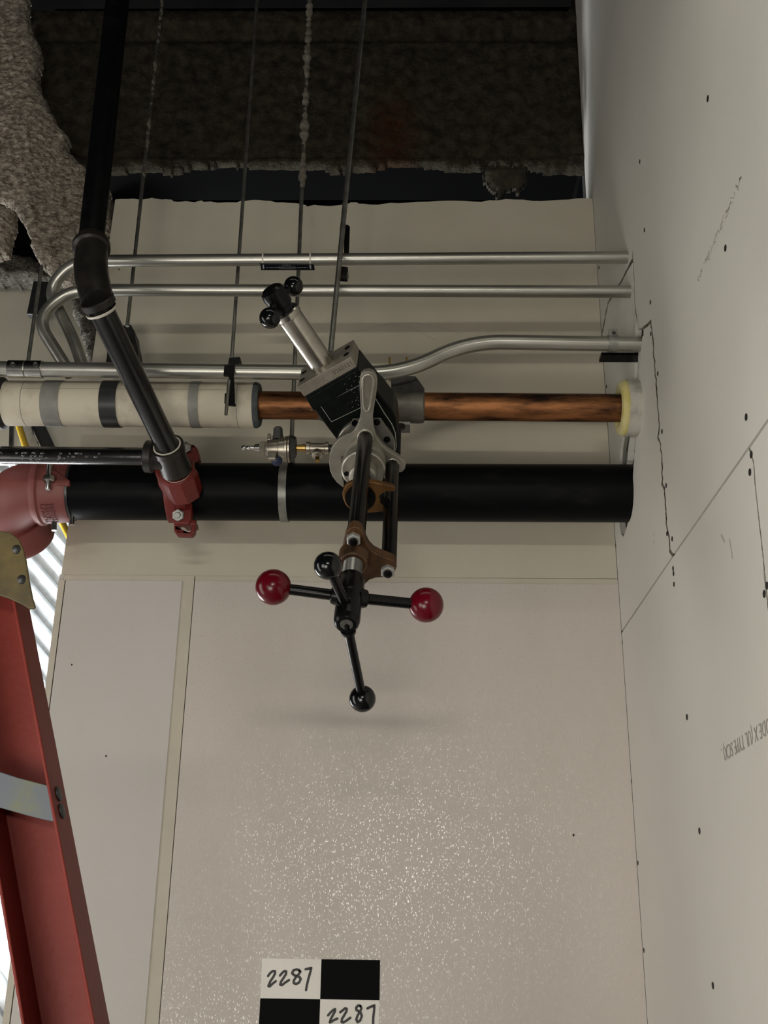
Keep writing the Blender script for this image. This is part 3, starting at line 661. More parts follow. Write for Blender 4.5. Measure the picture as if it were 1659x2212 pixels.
# small horizontal black pipe with stencil
Yb = YM-.165; rb_ = rpx(150, 983, Yb, 19.5)
ba, bb_ = PY(2, 983, Yb), PY(320, 986.5, Yb); bd = (bb_-ba).normalized()
bp = thing('branch_pipe', ba, 'thin horizontal black pipe with worn white stencil, far left above the red elbow', 'pipe')
mb = MB(); tube(mb, [ba, ba+bd*.003, bb_], [rb_*.94, rb_, rb_], 36); mb.build('tube', M_BLKP, bp)
bn = Vector((0,-1,0)); bn = (bn - bd*bn.dot(bd)).normalized(); bt = bd.cross(bn)
if bt.z < 0: bt = -bt
rs = random.Random(6); mb = MB()
def surf(u, dv):     # point on the tube at column u, dv px below the centre line
    c = PY(u, 983, Yb); t = (c-ba).dot(bd); c = ba+bd*t; ang = math.asin(max(-.98, min(.98, dv/19.5)))
    q = (CAM-c).normalized(); q = (q-bd*q.dot(bd)).normalized(); z = bd.cross(q); z = z if z.z > 0 else -z
    n = q*cos(ang) - z*sin(ang); return c + n*(rb_+.0001), n
for row, segs in ((-5, [(3,12),(41,45),(54,65),(76,84),(95,101),(136,140),(155,160),(168,182),(218,222)]), (1.5, [(53,59),(73,78),(81,86),(92,98),(133,138),(152,157),(162,168),(192,197),(209,216)]), (5, [(102,105),(107,109),(134,138),(143,146)]), (8.5, [(51,56),(71,76),(83,88),(90,95),(129,134)]), (13.5, [(48,54),(70,74),(84,93),(128,150),(155,170)])):
    for a_, b_ in segs:
        u = a_
        while u < b_:
            h = 1.6 if row in (-5, 1.5) else .8
            p, n = surf(u, row-h); q, _ = surf(u-rs.uniform(-.3,1.6), row+h); r_, _ = surf(u+1.6, row+rs.choice((-h, h, 0)))
            stroke(mb, [p, q, r_], .0007, n, .0002); u += rs.uniform(2.2, 3.2)
mb.build('stencil', M_PRINTW, bp, smooth=False)['kind'] = 'stuff'
# red mechanical tee clamp around the main
ct = thing('tee_clamp', PY(388, 1060, YM), 'bright red bolted outlet clamp around the black main under the black tee', 'pipe clamp')
xc = PY(388, 1062, YM).x; ac = ma + mdir*((xc-ma.x)/mdir.x)
# body follows the pipe: section swept round the front
def around(u, ang, r): # point around the main at column u; ang measured from line of sight, positive downwards
    c = PY(u, 1063, YM); c = ma + mdir*((c.x-ma.x)/mdir.x)
    q = (CAM-c).normalized(); q = (q-mdir*q.dot(mdir)).normalized(); z = mdir.cross(q); z = z if z.z > 0 else -z
    return c + (q*cos(ang) - z*sin(ang))*r
def wrapband(name, halfw, a0, a1, r0, r1, m, parent, n=40, mc=388.0, rr=None):
    """halfw(t) px half width; thickness r0..r1"""
    vs = []; fs = []
    for i in range(n+1):
        t = i/n; an = a0+(a1-a0)*t; h = halfw(t); c = mc(t) if callable(mc) else mc
        ro = rr(t) if rr else r1
        for (du, r) in ((-h, r0), (-h, ro-.003), (-h+3, ro), (h-3, ro), (h, ro-.003), (h, r0)): vs.append(around(c+du, an, r))
    for i in range(n):
        for k in range(5): fs.append([i*6+k, i*6+k+1, (i+1)*6+k+1, (i+1)*6+k])
        fs.append([i*6+5, i*6, (i+1)*6, (i+1)*6+5])
    fs += [list(range(6)), [n*6+k for k in range(6)][::-1]]
    mb = MB(); mb.add(vs, fs); return mb.build(name, m, parent, ang=28, bevel=.0012)
def hw(t):
    x = [0,.12,.25,.38,.50,.62,.80,1]; y = [19,24,38,41,34,24,22,23]
    for i in range(7):
        if t <= x[i+1]: k = (t-x[i])/(x[i+1]-x[i]); k = k*k*(3-2*k); return y[i]+(y[i+1]-y[i])*k
    return y[-1]
wrapband('upper_half', hw, radians(-95), radians(66), rM-.001, 0, M_RED, ct, 56, mc=lambda t: 391+(t-.5)*2, rr=lambda t: rM+.012+.010*max(0, 1-abs(t-.36)/.2))
wrapband('lower_half', lambda t: 20, radians(66), radians(262), rM-.001, rM+.012, M_RED, ct, 56, mc=400)
# outlet boss
bo = PY(389, 1040, YM-rM-.006)
mb = MB(); lathe(mb, PY(384, 1022, YM-.12), td, [(-.002,.034),(.004,.0380),(.014,.0405),(.060,.038)], 8); o = mb.build('outlet_boss', M_RED, ct, ang=20, bevel=.002)
# rib triangular on the front
mb = MB()
rib = [around(389, radians(6), rM+.0135), around(380, radians(48), rM+.012), around(402, radians(48), rM+.012)]
tipp = [around(389, radians(12), rM+.015), around(386, radians(46), rM+.019), around(394, radians(46), rM+.019)]
mb.add(rib+tipp, [[0,1,2],[3,5,4],[0,3,4,1],[1,4,5,2],[2,5,3,0]]); mb.build('rib', M_RED, ct, smooth=False)
# bolt lugs
def lug(P, Y, th, name='lug', m=M_RED, parent=ct, bev=.003):
    mb = MB(); prism(mb, [PY(u, v, Y) for u, v in P], (0, th, 0)); return mb.build(name, m, parent, smooth=False, bevel=bev, bseg=3)
lug([(368,1086),(415,1084),(413,1120),(408,1132),(378,1131),(370,1124)], YM-.045, .022)
# lower ear with open slot: a frame of four sides
lug([(374,1128),(422,1122),(424,1134),(376,1136)], YM-.038, .035)
lug([(375,1134),(381,1134),(383,1148),(411,1149),(414,1134),(422,1130),(420,1148),(414,1156),(382,1155),(376,1147)], YM-.036, .022)
hexnut('hex_nut', PY(386, 1113, YM-.045), Vector((0,-.9,-.35)), .0135, .011, M_NUT, ct, studlen=.006)
mb = MB(); tube(mb, [PY(392, 1130, YM-.035), PY(400, 1146, YM-.005)], .006, 14); mb.build('bolt_shank', M_ZINC, ct)
lug([(396,966),(402,958),(418,960),(426,968),(431,990),(424,1000),(400,996),(393,980)], YM-.03, .035)
hexnut('hex_nut', PY(402, 967, YM-.035), Vector((0,-.9,-.35)), .0130, .010, M_NUT, ct, studlen=.005)
# red coupling and elbow at the left end of the main
cg = thing('pipe_coupling', PY(125, 1065, YM), 'dusty red grooved coupling on the left end of the black main', 'pipe coupling')
def sec(u0, u1, prof, name, m, parent):
    c0_ = around(u0, 0, 0); c1_ = around(u1, 0, 0); L = (c1_-c0_).length
    mb = MB(); lathe(mb, c0_, (c1_-c0_).normalized(), [(t*L, r) for t, r in prof], 48, cap=False); return mb.build(name, m, parent, bevel=0)
sec(82, 158, [(0, rM*.97), (.0, rM+.008), (.10, rM+.013), (.2, rM+.013), (.26, rM+.009), (.9, rM+.006), (1, rM+.004), (1, rM-.004)], 'housing', M_REDD, cg)
sec(156, 163, [(0, rM+.003), (1, rM+.002), (1, rM-.003)], 'gasket', M_TAPEB, cg)
mb = MB(); prism(mb, [PY(u, v, YM-rM*1.12) for u, v in [(89,1028),(94,1016),(106,1011),(118,1014),(150,1036),(150,1048),(100,1048)]], (0, .03, 0)); o = mb.build('lug', M_REDD, cg, smooth=False, bevel=.004, bseg=3)
bx = PY(107, 1000, YM-rM*1.30); by = PY(103, 1058, YM-rM*1.34)
mb = MB(); tube(mb, [bx, by-(by-bx).normalized()*.002, by], [.0058,.0058,.0048], 18); bo_ = mb.build('bolt', M_ZINC, cg)
bdir = (by-bx).normalized(); mb = MB(); lathe(mb, bx.lerp(by, .52), bdir, [(0,.0125),(.009,.0125),(.011,.0105)], sides=6); mb.build('nut', M_ZINC, bo_, ang=20)
for u, v in ((117,1146),(155,1134)):
    mb = MB(); a_ = PY(u, v-18, YM-.03); b_ = PY(u, v, YM-.03); tube(mb, [a_, b_], .0055, 16); mb.build('bolt', M_ZINC, cg)
# cast lettering, too worn to read: raised marks
mb = MB(); rs = random.Random(9)
for row in range(3):
    for k in range(7):
        u = 108+row*10; an = radians(24+k*7.2)
        p = around(u+rs.uniform(-1,1), an, rM+.0085); q = around(u+7, an+radians(rs.uniform(-2,2)), rM+.0085)
        r_ = around(u+rs.choice((0,7)), an+radians(4.2), rM+.0085)
        n = (p-around(u, 0, 0)).normalized(); stroke(mb, [p, q, r_], .0016, n, .001)
mb.build('cast_marks', mat('dark_red_marks', (.10,.02,.018), .6), cg, smooth=False)
ge = thing('pipe_elbow', PY(30, 1075, YM), 'dusty red grooved elbow at the left picture edge', 'pipe fitting')
c_ = around(88, 0, 0); R = .088
pd = Vector((.10, .86, -.50)).normalized()
pth = [c_ + (-mdir*R*sin(a_) + pd*R*(1-cos(a_))) for a_ in [radians(x) for x in range(0, 95, 5)]]
mb = MB(); tube(mb, pth, [rM*1.0 + (.004*sin(pi*i/(len(pth)-1))) for i in range(len(pth))], 48); mb.build('body', M_REDD, ge)
e_ = pth[-1]; mb = MB(); lathe(mb, e_, pd, [(-.004, rM*.95), (-.004, rM+.008), (.012, rM+.010), (.030, rM+.009), (.036, rM+.012), (.050, rM+.014), (.056, rM+.011), (.056, .02)], 48, cap=False); mb.build('end_coupling', M_REDD, ge)
mb = MB(); rs = random.Random(12)
def elb(u, v):     # hit the elbow body roughly: nearest torus surface along the ray
    r_ = ray(u, v).normalized(); best = None
    for i in range(400):
        p = CAM + r_*(1.9+i*.0015)
        if min((p-x).length for x in pth) < rM+.003: return p - r_*.003
    return None
for (u, v, n_) in ((5,1112,3),(12,1107,3),(28,1105,2),(35,1100,2),(12,1120,2),(28,1121,3),(34,1118,2)):
    p = elb(u, v); 
    if p is None: continue
    for k in range(n_):
        q = elb(u+rs.uniform(-3,3), v+rs.uniform(-3,3))
        if q: stroke(mb, [p, q], .0014, (CAM-p).normalized(), .0006)
mb.build('cast_marks', MATS['dark_red_marks'], ge, smooth=False)
# yellow gas tube and grey post beyond
mb = MB(); tube(mb, [PY(36, 905, 3.0), PY(62, 985, 3.0), PY(165, 1190, 3.0)], .010, 16); tag(mb.build('yellow_tube', M_YP), 'yellow tube running behind the red coupling at the left', 'pipe')
mb = MB(); tube(mb, [PY(26, 900, 3.1), PY(24, 1000, 3.1)], .008, 14); tag(mb.build('grey_post', M_STEELD), 'thin grey upright left of the yellow tube, far left', 'post')
mb = MB(); box(mb, PY(-60, 1000, 3.5), PY(44, 905, 3.5)+Vector((0,.02,0))); tag(mb.build('plastered_panel', M_PLAST, smooth=False), 'pale mottled panel behind the yellow tube at the left edge', 'panel')
# ================================================================== TAPPING MACHINE
O = PD(792, 950, 2.01); E = PD(748, 1352, 1.56)
A_ = (E-O).normalized()
b0 = (UP - A_*UP.dot(A_)).normalized(); c0v = b0.cross(A_); c0v = c0v if c0v.dot(RT) > 0 else -c0v
th = radians(32); bV = b0*cos(th) - c0v*sin(th); cV = c0v*cos(th) + b0*sin(th)
def MP(u, v, s_): return PP(u, v, O+A_*s_, A_)
def axis_at(v):
    lo, hi = -.3, .7
    for _ in range(40):
        s_ = (lo+hi)/2; q = O+A_*s_-CAM
        if 1106-F*q.dot(UP)/q.dot(fwd) < v: lo = s_
        else: hi = s_
    return lo
tm = thing('tapping_machine', O, 'pipe tapping machine with silver yoke, black posts and red-knobbed cross handle', 'machine')
# housing
hp = [(657,857),(771,792),(778,801),(786,812),(828,862),(848,886),(856,905),(860,940),(858,985),(846,1010),(800,1020),(760,1000),(742,975),(724,946)]
mb = MB(); prism(mb, [MP(u, v, .015) for u, v in hp], -A_*.075); hs = mb.build('housing', M_GREEN, tm, smooth=False, bevel=.0025)
mb = MB(); prism(mb, [MP(u, v, .0185) for u, v in [(661,862),(774,797),(789,823),(677,888)]], -A_*.01); mb.build('upper_block', M_GREEN, tm, smooth=False, bevel=.0015)
mb = MB()
for L in ([(692,876),(716,911)],[(692,876),(776,832)],[(672,886),(693,874)],[(716,911),(780,880)]):
    stroke(mb, [MP(u, v, .0152) for u, v in L], .0009, A_, .0003)
for L in ([(812,862),(830,892),(846,915),(854,935),(856,965),(850,985)],):
    stroke(mb, [MP(u, v, .0152) for u, v in L], .0016, A_, .0003)
rs = random.Random(2)
for k in range(26):
    u = rs.uniform(745, 777); v = rs.uniform(800, 880); 
    stroke(mb, [MP(u, v, .0187), MP(u+rs.uniform(-3,3), v+rs.uniform(-3,3), .0187)], .0005, A_, .0003)
mb.build('paint_chips', mat('chipped_edge', (.32,.33,.28), .5, .3), hs, smooth=False)
pl = [(642,836),(758,771),(771,792),(657,857)]
mb = MB(); prism(mb, [MP(u, v, .021) for u, v in pl], -A_*.072); pt = mb.build('end_plate', M_PLATE, tm, smooth=False, bevel=.0008)
mb = MB(); prism(mb, [MP(u, v, -.052) for u, v in [(690,800),(760,760),(786,800),(800,850),(720,880)]], -A_*.02); mb.build('rear_plate', M_STEELD, tm, smooth=False, bevel=.001)
# slots on the top face of the plate
pc = [MP(u, v, .021) for u, v in pl]; eU = (pc[1]-pc[0]).normalized(); eB = -A_; nT = eU.cross(eB).normalized(); nT = nT if nT.dot(bV) > 0 else -nT
LU = (pc[1]-pc[0]).length
for fu, fb in ((.08,.018),(.08,.048),(.90,.022),(.90,.050)):
    c = pc[0] + eU*LU*fu + eB*fb + nT*.0004
    mb = MB(); lathe(mb, c, nT, [(0,.0055),(.0006,.0055),(.0002,.003)], 14); mb.build('bolt_hole', M_BLKM, pt)
# stamped numbers
vs, fs = text_mb('0260121', .0115)
q0_ = MP(722, 810, .0213); ex = (MP(750, 794, .0213)-q0_).normalized(); ey = A_.cross(ex)
mb = MB(); mb.add([q0_ + ex*v.x + (ey if ey.dot(bV) > 0 else -ey)*v.y for v in vs], fs); mb.build('stamped_number', mat('stamp_dark', (.07,.06,.05), .7), pt, smooth=False)
# cylinder
cb_ = MP(707, 803, -.015) ; cyl0 = cb_ - bV*.004
cyd = (PD(625, 684, depth(cyl0)-.062)-cyl0); CL = cyd.length; cyd.normalize()
mb = MB(); lathe(mb, cyl0, cyd, [(0,.0245),(.012,.0245),(.013,.0222),(CL-.003,.0222),(CL,.0215)], 40); mb.build('feed_cylinder', M_STEEL, tm)
p = cyl0+cyd*CL
mb = MB(); lathe(mb, p, cyd, [(0,.0235),(.001,.0240),(.011,.0240),(.013,.022)], 36); cr = mb.build('end_collar', M_STEEL, tm)
mb = MB(); lathe(mb, p, cyd, [(.010,.0175),(.022,.0175),(.024,.0205),(.048,.0215),(.056,.020),(.060,.015),(.060,.010)], 32); kn = mb.build('crank_hub', M_BLKM, tm)
hubc = p+cyd*.040; hd = depth(hubc)
k1 = PD(583, 687, hd-.035); k2 = PD(634, 618, hd+.035)
for q, rpx_ in ((k1, 23.2), (k2, 21.2)):
    r_ = rpx_/ppm(q)
    mb = MB(); tube(mb, [hubc, q], .0068, 16); ar = mb.build('crank_arm', M_BLKM, tm)
    mb = MB(); sphere(mb, q, r_); mb.build('knob', M_BLKG, ar)
mb = MB(); lathe(mb, O, A_, [(-.215,.030),(-.04,.030)], 28); mb.build('adapter', M_STEELD, tm)
# flange and octagonal plate
mb = MB(); lathe(mb, O+A_*.014, A_, [(0,.0525),(.010,.0525),(.0115,.051),(.0115,.02)], 56); mb.build('flange', M_CASTAL, tm)
oc = [(738,950),(762,906),(806,902),(820,905),(852,947),(850,975),(838,990),(760,990)]
oc2 = [(743,948),(763,905),(822,903),(851,948),(852,975),(826,1005),(760,1005),(742,980)]
mb = MB(); prism(mb, [MP(u, v, .026) for u, v in oc2], A_*.006); op = mb.build('bolted_plate', mat('grey_machined', (.17,.165,.15), .45, .6, (.11,.105,.095), 30, 1), tm, smooth=False, bevel=.0012)
mb = MB(); stroke(mb, [MP(u, v, .0323) for u, v in oc2[:4]], .0012, A_, .0004); mb.build('bright_edge', M_CASTAL, op, smooth=False)
for u, v in ((767,914),(814,912),(836,949),(748,962)):
    mb = MB(); lathe(mb, MP(u, v, .032), A_, [(0,.0062),(.0012,.0062),(.0012,.0045),(.0004,.0045)], 18); mb.build('cap_screw', M_BLKM, op)
# second ring, nose and screw shaft
s1 = axis_at(1012)
mb = MB(); lathe(mb, O, A_, [(.03,.034),(s1-.030,.034),(s1-.028,.0375),(s1-.012,.0375),(s1-.010,.0365),(s1-.008,.0385),(s1+.006,.0385),(s1+.008,.036),(s1+.008,.024),(s1+.030,.024),(s1+.034,.018)], 48); nr = mb.build('nose_ring', M_CASTAL, tm)
for u, v in ((749,1023),(812,1042)):
    mb = MB(); lathe(mb, MP(u, v, s1+.008), A_, [(0,.0048),(.001,.0048),(.0003,.003)], 14); mb.build('cap_screw', M_BLKM, nr)
mb = MB(); lathe(mb, O, A_, [(s1+.008,.0145),(axis_at(1215),.0145)], 28); mb.build('drive_shaft', M_BLKM, tm)
# yoke casting
yk = [(795,802),(786,804),(779,811),(776.5,825),(777,845),(779,870),(779.5,890),(777,906),(771,922),(766,929),(758,935),(745,940),(735,946),(725,956),(716,970),(712,984),(711,1000),(713,1016),(719,1031),(728,1043),(742,1054),(743,1046),(739,1032),(741,1020),(741,1012),(738,1004),(737.5,986),(746,984),(756,980),(770,972),(784,968),(798,970),(808,975),(818,985),(826,998),(829,1015),(830,1035),(832.5,1034),(833,1008),(834,998),(840,991),(850,990),(858,993),(861,1004),(862,1021),(868,1020),(874,1014),(876,1006),(873,997),(864,990),(850,981),(835,971),(824,960),(813,945),(808,930),(806,915),(805,900),(808,880),(812,855),(814.5,835),(814.5,822),(811,811),(804,804)]
SY = .062
mb = MB(); prism(mb, [MP(u, v, SY) for u, v in yk], -A_*.013); yo = mb.build('yoke', M_CASTAL, tm, smooth=False, bevel=.0022, bseg=3)
ring = [(795,809),(788,811),(784,818),(783.5,832),(785,855),(786,875),(788,884),(793,888),(798,885),(801,872),(804,850),(807,830),(806.5,817),(802,811)]
mb = MB(); pts = [MP(u, v, SY) for u, v in ring]; tube(mb, pts+[pts[0], pts[1]], .0026, 10, cap=False); mb.build('handle_rim', M_CASTAL, yo)
mb = MB(); prism(mb, [MP(u, v, SY+.0002) for u, v in ring], A_*.0003); mb.build('handle_recess', mat('recess_casting', (.20,.185,.15), .6, .4, (.15,.135,.11), 40, 1), yo, smooth=False)
# arched rims around the posts
mb = MB(); tube(mb, [MP(u, v, SY) for u, v in [(774,950),(774,941),(778,934),(785,929),(793,929),(800,933),(804,941),(805,950)]], .0024, 10); mb.build('post_rim', M_CASTAL, yo)
mb = MB(); tube(mb, [MP(u, v, SY) for u, v in [(832,1012),(833,1002),(839,994),(848,991),(857,994),(861,1002)]], .0022, 10); mb.build('post_rim', M_CASTAL, yo)
# posts
s_x = axis_at(1192)
for (u0_, v0_), (u1_, v1_), r_ in (((789,948),(768,1152),.0133), ((847,1008),(840,1222),.0122)):
    mb = MB(); tube(mb, [MP(u0_, v0_, SY-.012), MP(u0_, v0_, SY+.004), MP(u1_, v1_, s_x-.002)], [r_*.98, r_, r_], 32); mb.build('post', M_BLKM, tm)
# bronze guide
s_g = axis_at(1075)
gp = [(743,1055),(750,1046),(762,1041),(785,1040),(800,1041),(825,1045),(848,1050),(854,1056),(853,1061),(848,1062.5),(836,1062),(826,1066),(820,1072),(819.5,1080),(823,1088),(829,1091.5),(829,1105),(812,1107),(795,1108),(775,1107),(758,1102),(747,1092),(741,1078),(739.5,1066)]
mb = MB(); prism(mb, [MP(u, v, s_g) for u, v in gp], -A_*.010); mb.build('guide_fork', M_BRONZE, tm, smooth=False, bevel=.0015)
mb = MB(); lathe(mb, O, A_, [(s_g-.001,.026),(s_g+.002,.0255),(s_g+.002,.015)], 36); mb.build('guide_bore', M_BLKM, tm)
mb = MB(); lathe(mb, MP(833,1079,s_g-.004), A_, [(0,.008),(.006,.008)], 18); mb.build('guide_pin', M_BLKM, tm)
# bronze crosshead
ch = [(764,1138),(756,1141),(749,1149),(745,1162),(741,1180),(737,1198),(734,1218),(732,1236),(733,1250),(740,1262),(760,1270),(785,1268),(789,1262),(797,1254),(810,1249),(828,1248),(842,1248),(850,1242),(855,1230),(856,1220),(850,1212),(838,1207),(822,1201),(806,1193),(796,1182),(790,1170),(786,1156),(781,1146),(773,1140)]
mb = MB(); prism(mb, [MP(u, v, s_x+.008) for u, v in ch], -A_*.020); xh = mb.build('crosshead', M_BRONZED, tm, smooth=False, bevel=.002, bseg=3)
sA = axis_at(1215)
mb = MB(); lathe(mb, O, A_, [(s_x+.006,.0235),(sA-.004,.0235),(sA,.0215),(sA+.004,.0215),(sA+.006,.0195),(sA+.006,.016)], 40); mb.build('screw_boss', M_BRONZED, tm)
for u, v in ((764,1163),(838,1232)):
    hexnut('hex_nut', MP(u, v, s_x+.008), A_, .0118, .008, M_NUT, xh, studm=M_BLKM, studlen=.004, studr=.58)
# threaded screw
s2 = axis_at(1262); prof = []; s_ = sA+.004; i = 0
while s_ < s2:
    prof.append((s_, .0152 if i % 2 else .0124)); s_ += .0028; i += 1
mb = MB(); lathe(mb, O, A_, prof, 32); mb.build('lead_screw', mat('thread_steel', (.13,.13,.12), .35, .8), tm, ang=60)
# hub
s3 = axis_at(1350)
mb = MB(); lathe(mb, O, A_, [(s2-.012,.0185),(s2-.010,.0203),(s2+.004,.0203),(s2+.005,.0208),(s2+.032,.0208),(s2+.034,.0192),(s3-.012,.0192),(s3-.004,.0178),(s3,.0145),(s3+.0005,.0105),(s3-.001,.0098)], 40); hb = mb.build('hub', M_BLKM, tm)
mb = MB(); lathe(mb, O, A_, [(s3-.004,.0098),(s3-.0005,.0094),(s3-.0005,.0015),(s3-.002,.0012)], 28); mb.build('end_cap', mat('dull_cap', (.14,.13,.12), .45, .3, (.08,.075,.07), 200, 1), hb)
mb = MB(); lathe(mb, O+A_*s3, A_, [(-.001,.0014),(.0002,.0014)], 12); mb.build('center_hole', M_BLKM, hb)
# cross handles
hubm = O + A_*axis_at(1290)
dh = depth(hubm)
for (u, v, dd_, rp_) in ((590.5, 1268.5, dh-.004, 39), (920.5, 1307, dh+.030, 38)):
    q = PD(u, v, dd_); dr = (q-hubm).normalized(); r_ = rp_/ppm(q)
    mb = MB(); tube(mb, [hubm+dr*.012, hubm+dr*.028, q], [.0115, .0082, .0080], 24); ar = mb.build('handle_arm', M_BLKM, tm)
    mb = MB(); lathe(mb, hubm+dr*.014, dr, [(0,.016),(.012,.013),(.014,.0095)], 24); mb.build('socket', M_BLKM, ar)
    mb = MB(); sphere(mb, q, r_, 40, 24); tag(mb.build('knob', M_REDB, ar), 'dark red ball knob')
for (hv, u, v, dd_, rp_, uu) in ((1316, 708.5, 1222, -.075, 30.8, 745), (1344, 783, 1509.5, .085, 29, 755)):
    q0_ = O + A_*axis_at(hv); q = PD(u, v, depth(q0_)+dd_); dr = (q-q0_).normalized(); r_ = rp_/ppm(q)
    mb = MB(); tube(mb, [q0_, q], [.0072, .0070], 22); ar = mb.build('handle_arm', M_BLKM, tm)
    mb = MB(); lathe(mb, q0_+dr*.0185, dr, [(-.004,.0115),(.0015,.0105),(.003,.008)], 20); mb.build('socket', M_BLKM, ar)
    mb = MB(); sphere(mb, q, r_, 36, 22); tag(mb.build('knob', M_BLKG, ar), 'black ball knob')
# vertical dark tube at the right of the flange
mb = MB(); tube(mb, [MP(860, 915, -.03), MP(858, 1000, .01)], .006, 18); mb.build('side_rod', M_BLKM, tm)
mb = MB(); lathe(mb, MP(866, 918, -.04), -ZV, [(0,.008),(.006,.008),(.010,.005)], 18); mb.build('side_knob', M_BLKM, tm)
# saddle sleeve on the copper line
sd = thing('saddle_sleeve', on_cu(860), 'grey sheet-wrapped saddle sleeve on the copper pipe behind the machine', 'pipe saddle')
a_ = on_cu(688); b_ = on_cu(917); LL = (b_-a_).length; rW = rpx(900, 880, YCu, 37)
mb = MB(); prof = [(0, rC+.001), (.002, rW*.85)] + [(LL*k/14, rW*(1+.02*sin(k*2.1))) for k in range(1, 14)] + [(LL-.001, rW), (LL, rC+.001)]
lathe(mb, a_, cdir, prof, 10, cap=False); mb.build('sleeve', M_GREYS, sd, ang=50, bevel=.003)
mb = MB(); prism(mb, [PY(u, v, YCu-.03) for u, v in [(845,812),(898,812),(917,838),(917,852),(845,852)]], (0, .05, 0)); mb.build('top_flap', M_STEELD, sd, smooth=False, bevel=.002)
mb = MB(); box(mb, PY(858, 917, YCu-.03), PY(886, 911, YCu-.03)+Vector((0,.04,0))); mb.build('clamp_lip', M_STRAP, sd, smooth=False)
for u in (842, 879):
    mb = MB(); tube(mb, [PY(u, 772, YCu+.02), PY(u, 822, YCu+.02)], .0024, 10); mb.build('stud', M_BRASS, sd)
# ================================================================== REGULATOR
YG = 2.00
rgc = PY(600, 968, YG); k_ = 1/ppm(rgc); gx = (PY(715, 968.5, YG)-PY(523, 967.5, YG)).normalized()
rg = thing('air_regulator', rgc, 'small nickel bleeder valve with hose nipple, left of the machine above the main', 'valve')
def gl(u0, prof, name, m, parent=rg, v=968, seg=28, sides=None):
    o_ = PY(u0, v, YG); mb = MB(); lathe(mb, o_, gx, [((u-u0)*k_, r*k_) for u, r in prof], seg, sides=sides); return mb.build(name, m, parent, ang=30)
gl(521, [(521,3),(523,5.5),(526,6.5),(529,6.5),(532,4),(536,4.5),(538,6),(541,4.2),(549,4.8),(550,8),(561,9.5),(562,7)], 'hose_nipple', M_ZINC, v=967)
gl(561, [(561,13),(563,15.5),(573,15.5),(575,13)], 'hex_collar', M_NICK, sides=6)
gl(574, [(574,15),(578,19),(590,21),(602,22),(604,25),(616,26),(617,28.5),(621,28.5),(622,26.5),(624,30),(627,30),(628,26)], 'body', M_NICK, v=970)
gl(627, [(627,24),(629,27),(640,22),(641,12)], 'bonnet', M_STEELD, v=966, sides=8)
gl(627.5, [(627,9),(628,11),(632,11),(633,9)], 'lock_nut', M_NICK, v=973, sides=6)
gl(640, [(640,7.5),(652,7.5),(652,8.5),(660,8.5),(661,7)], 'nipple', M_BRASS, v=968)
gl(661, [(661,10),(662,14),(670,14),(671,11.5),(702,11.5),(703,14),(710,14),(711,10)], 'tee_body', M_NICK, v=968)
gl(706, [(706,8),(740,8)], 'inlet_stub', M_CAST, v=968)
tz = Vector((0,-.45,-.9)).normalized()
mb = MB(); c = PY(686, 974, YG); lathe(mb, c, tz, [(0,10*k_),(8*k_,10*k_),(10*k_,11.5*k_),(17*k_,11.5*k_),(19*k_,8*k_)], 24); pg = mb.build('outlet', M_NICK, rg)
mb = MB(); lathe(mb, PY(686, 989, YG-.012), tz, [(0,6*k_),(11*k_,6*k_)], sides=4); mb.build('square_plug', M_BRASS, pg)
mb = MB(); lathe(mb, PY(601, 950, YG), Vector((-.05,-.1,1)).normalized(), [(0,13*k_),(6*k_,13*k_),(12*k_,11*k_),(25*k_,10.5*k_),(29*k_,7*k_)], sides=8); mb.build('cap', M_STEELD, rg)
mb = MB(); box(mb, PY(577, 950, YG-.004), PY(585, 936, YG-.004)+Vector((0,.012,0))); mb.build('lug', M_NICK, rg, smooth=False, bevel=.001)
mb = MB(); box(mb, PY(578, 990, YG-.022), PY(596, 976, YG-.022)+Vector((0,.012,0))); mb.build('square_boss', M_NICK, rg, smooth=False, bevel=.001)
mb = MB(); sphere(mb, PY(598, 995, YG), .011, 20, 12); mb.build('drain_knob', M_BLUE, rg)
# ================================================================== TARGET SHEET
YT = W-.0036
tg = thing('survey_target', PY(692, 2160, YT), 'black and white checkered paper target marked 2287 taped low on the partition', 'target sheet')
a_, b_ = PY(566, 2070, YT), PY(821, 2070.5, YT); xm = PY(694.5, 2070, YT).x; zm = PY(692, 2158.5, YT).z; zt_ = a_.z; x0_ = PY(565, 2100, YT).x; x1_ = b_.x
zb = 2*zm - zt_
mb = MB(); box(mb, (x0_, YT, zb), (x1_, YT+.0004, zt_)); mb.build('sheet', M_PAPER, tg, smooth=False)
for (xa, xb, za, zc) in ((xm, x1_, zm, zt_), (x0_, xm, zb, zm)):
    mb = MB(); box(mb, (xa, YT-.0003, za), (xb, YT, zc)); mb.build('black_square', M_INK, tg, smooth=False)
def zp(x, y): return PY(450+x/3.318, 1990+y/3.318, YT-.0003)
D1 = [[(428,393),(443,372),(462,357),(478,358),(478,375),(465,400),(445,430),(430,464),(440,468),(458,450),(483,430)],
      [(513,390),(528,372),(545,357),(558,360),(556,380),(540,405),(520,435),(515,455),(528,458),(550,440),(578,422)],
      [(655,356),(635,345),(610,352),(600,372),(615,388),(640,394),(655,402),(662,415),(650,440),(630,450),(612,444),(612,425),(625,405),(648,380),(660,362),(650,350)],
      [(697,344),(718,340),(738,335),(728,375),(715,420),(706,460),(700,494)]]
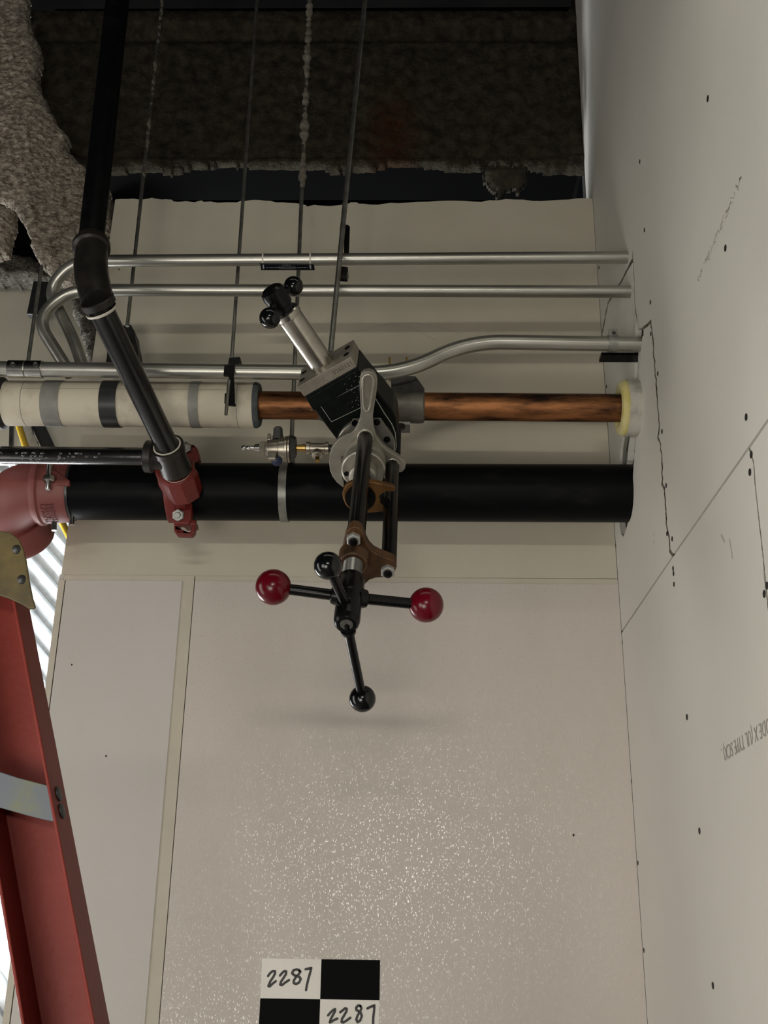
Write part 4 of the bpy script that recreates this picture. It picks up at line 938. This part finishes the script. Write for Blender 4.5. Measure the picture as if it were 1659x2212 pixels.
D2 = [[(858,675),(875,655),(893,638),(908,630),(908,645),(893,672),(878,700),(870,725),(880,722),(900,708),(925,698)],
      [(945,652),(962,640),(980,624),(992,628),(990,645),(975,672),(958,700),(955,722),(968,726),(990,712),(1018,692)],
      [(1090,608),(1075,603),(1060,618),(1060,635),(1075,645),(1092,655),(1100,680),(1088,712),(1070,724),(1060,705),(1068,680),(1082,655),(1098,625),(1090,608)],
      [(1140,625),(1160,615),(1190,603),(1188,640),(1182,690),(1180,760)]]
for D in (D1, D2):
    mb = MB()
    for L in D: stroke(mb, [zp(x, y) for x, y in L], .0048, -YV, .0002)
    mb.build('handwritten_number', M_MARK, tg, smooth=False)
# ================================================================== LADDER
YL = 1.15
ld = thing('step_ladder', PY(180, 2212, YL), 'orange fiberglass stepladder rail with yellow gusset and aluminium brace, lower left', 'ladder')
T = .055; tk = .0035
Rt, Rb = PY(33, 1300, YL), PY(205, 2212, YL); Lb = PY(45, 2212, YL)
rdn = (Rb-Rt).normalized(); wdir = (Lb-Rb) - rdn*(Lb-Rb).dot(rdn); Wd = wdir.length; wdir.normalize()
back = wdir.cross(rdn); back = back if back.y > 0 else -back
back = (back + Vector((0, .0, 0))).normalized()
R0 = Rt - rdn*.075; Lr = (Rb-Rt).length + .45
sect = [(0,0),(0,T),(Wd,T),(Wd,0),(Wd-tk,0),(Wd-tk,T-tk),(tk,T-tk),(tk,0)]
mb = MB(); prism(mb, [R0 + wdir*x + back*y for x, y in sect], rdn*Lr); mb.build('side_rail', M_ORANGE, ld, smooth=False, bevel=.0012)
nL = -back
def LPl(u, v, o=0): return PP(u, v, Rt+nL*o, nL)
mb = MB(); prism(mb, [LPl(u, v, .006) for u, v in [(-60,1140),(0,1146),(22,1150),(40,1164),(50,1185),(56,1210),(63,1255),(70,1290),(76,1310),(74,1314),(62,1315),(48,1306),(20,1293),(-60,1268)]], back*.004); gu = mb.build('gusset', M_YEL, ld, smooth=False, bevel=.0012)
for u, v in ((37,1187),(48,1252)):
    mb = MB(); lathe(mb, LPl(u, v, .006), (nL*.8+XV*.35).normalized(), [(0,.0055),(.001,.005),(.002,.003)], 18); mb.build('rivet', M_STEELD, gu)
mb = MB(); prism(mb, [LPl(u, v, -.001) for u, v in [(-60,1650),(0,1667),(40,1680),(106,1697),(111,1730),(117,1775),(100,1772),(60,1762),(-60,1728)]], back*.003); br = mb.build('brace', M_ALU, ld, smooth=False, bevel=.0008)
out = -wdir
for u, v in ((126,1715),(133,1752)):
    p = PP(u, v, R0+out*.0006, out)
    mb = MB(); lathe(mb, p, out, [(0,.0080),(.0012,.0078),(.0022,.006),(.0024,.001)], 22); mb.build('rivet', mat('dark_rivet', (.06,.065,.07), .5, .3), ld)
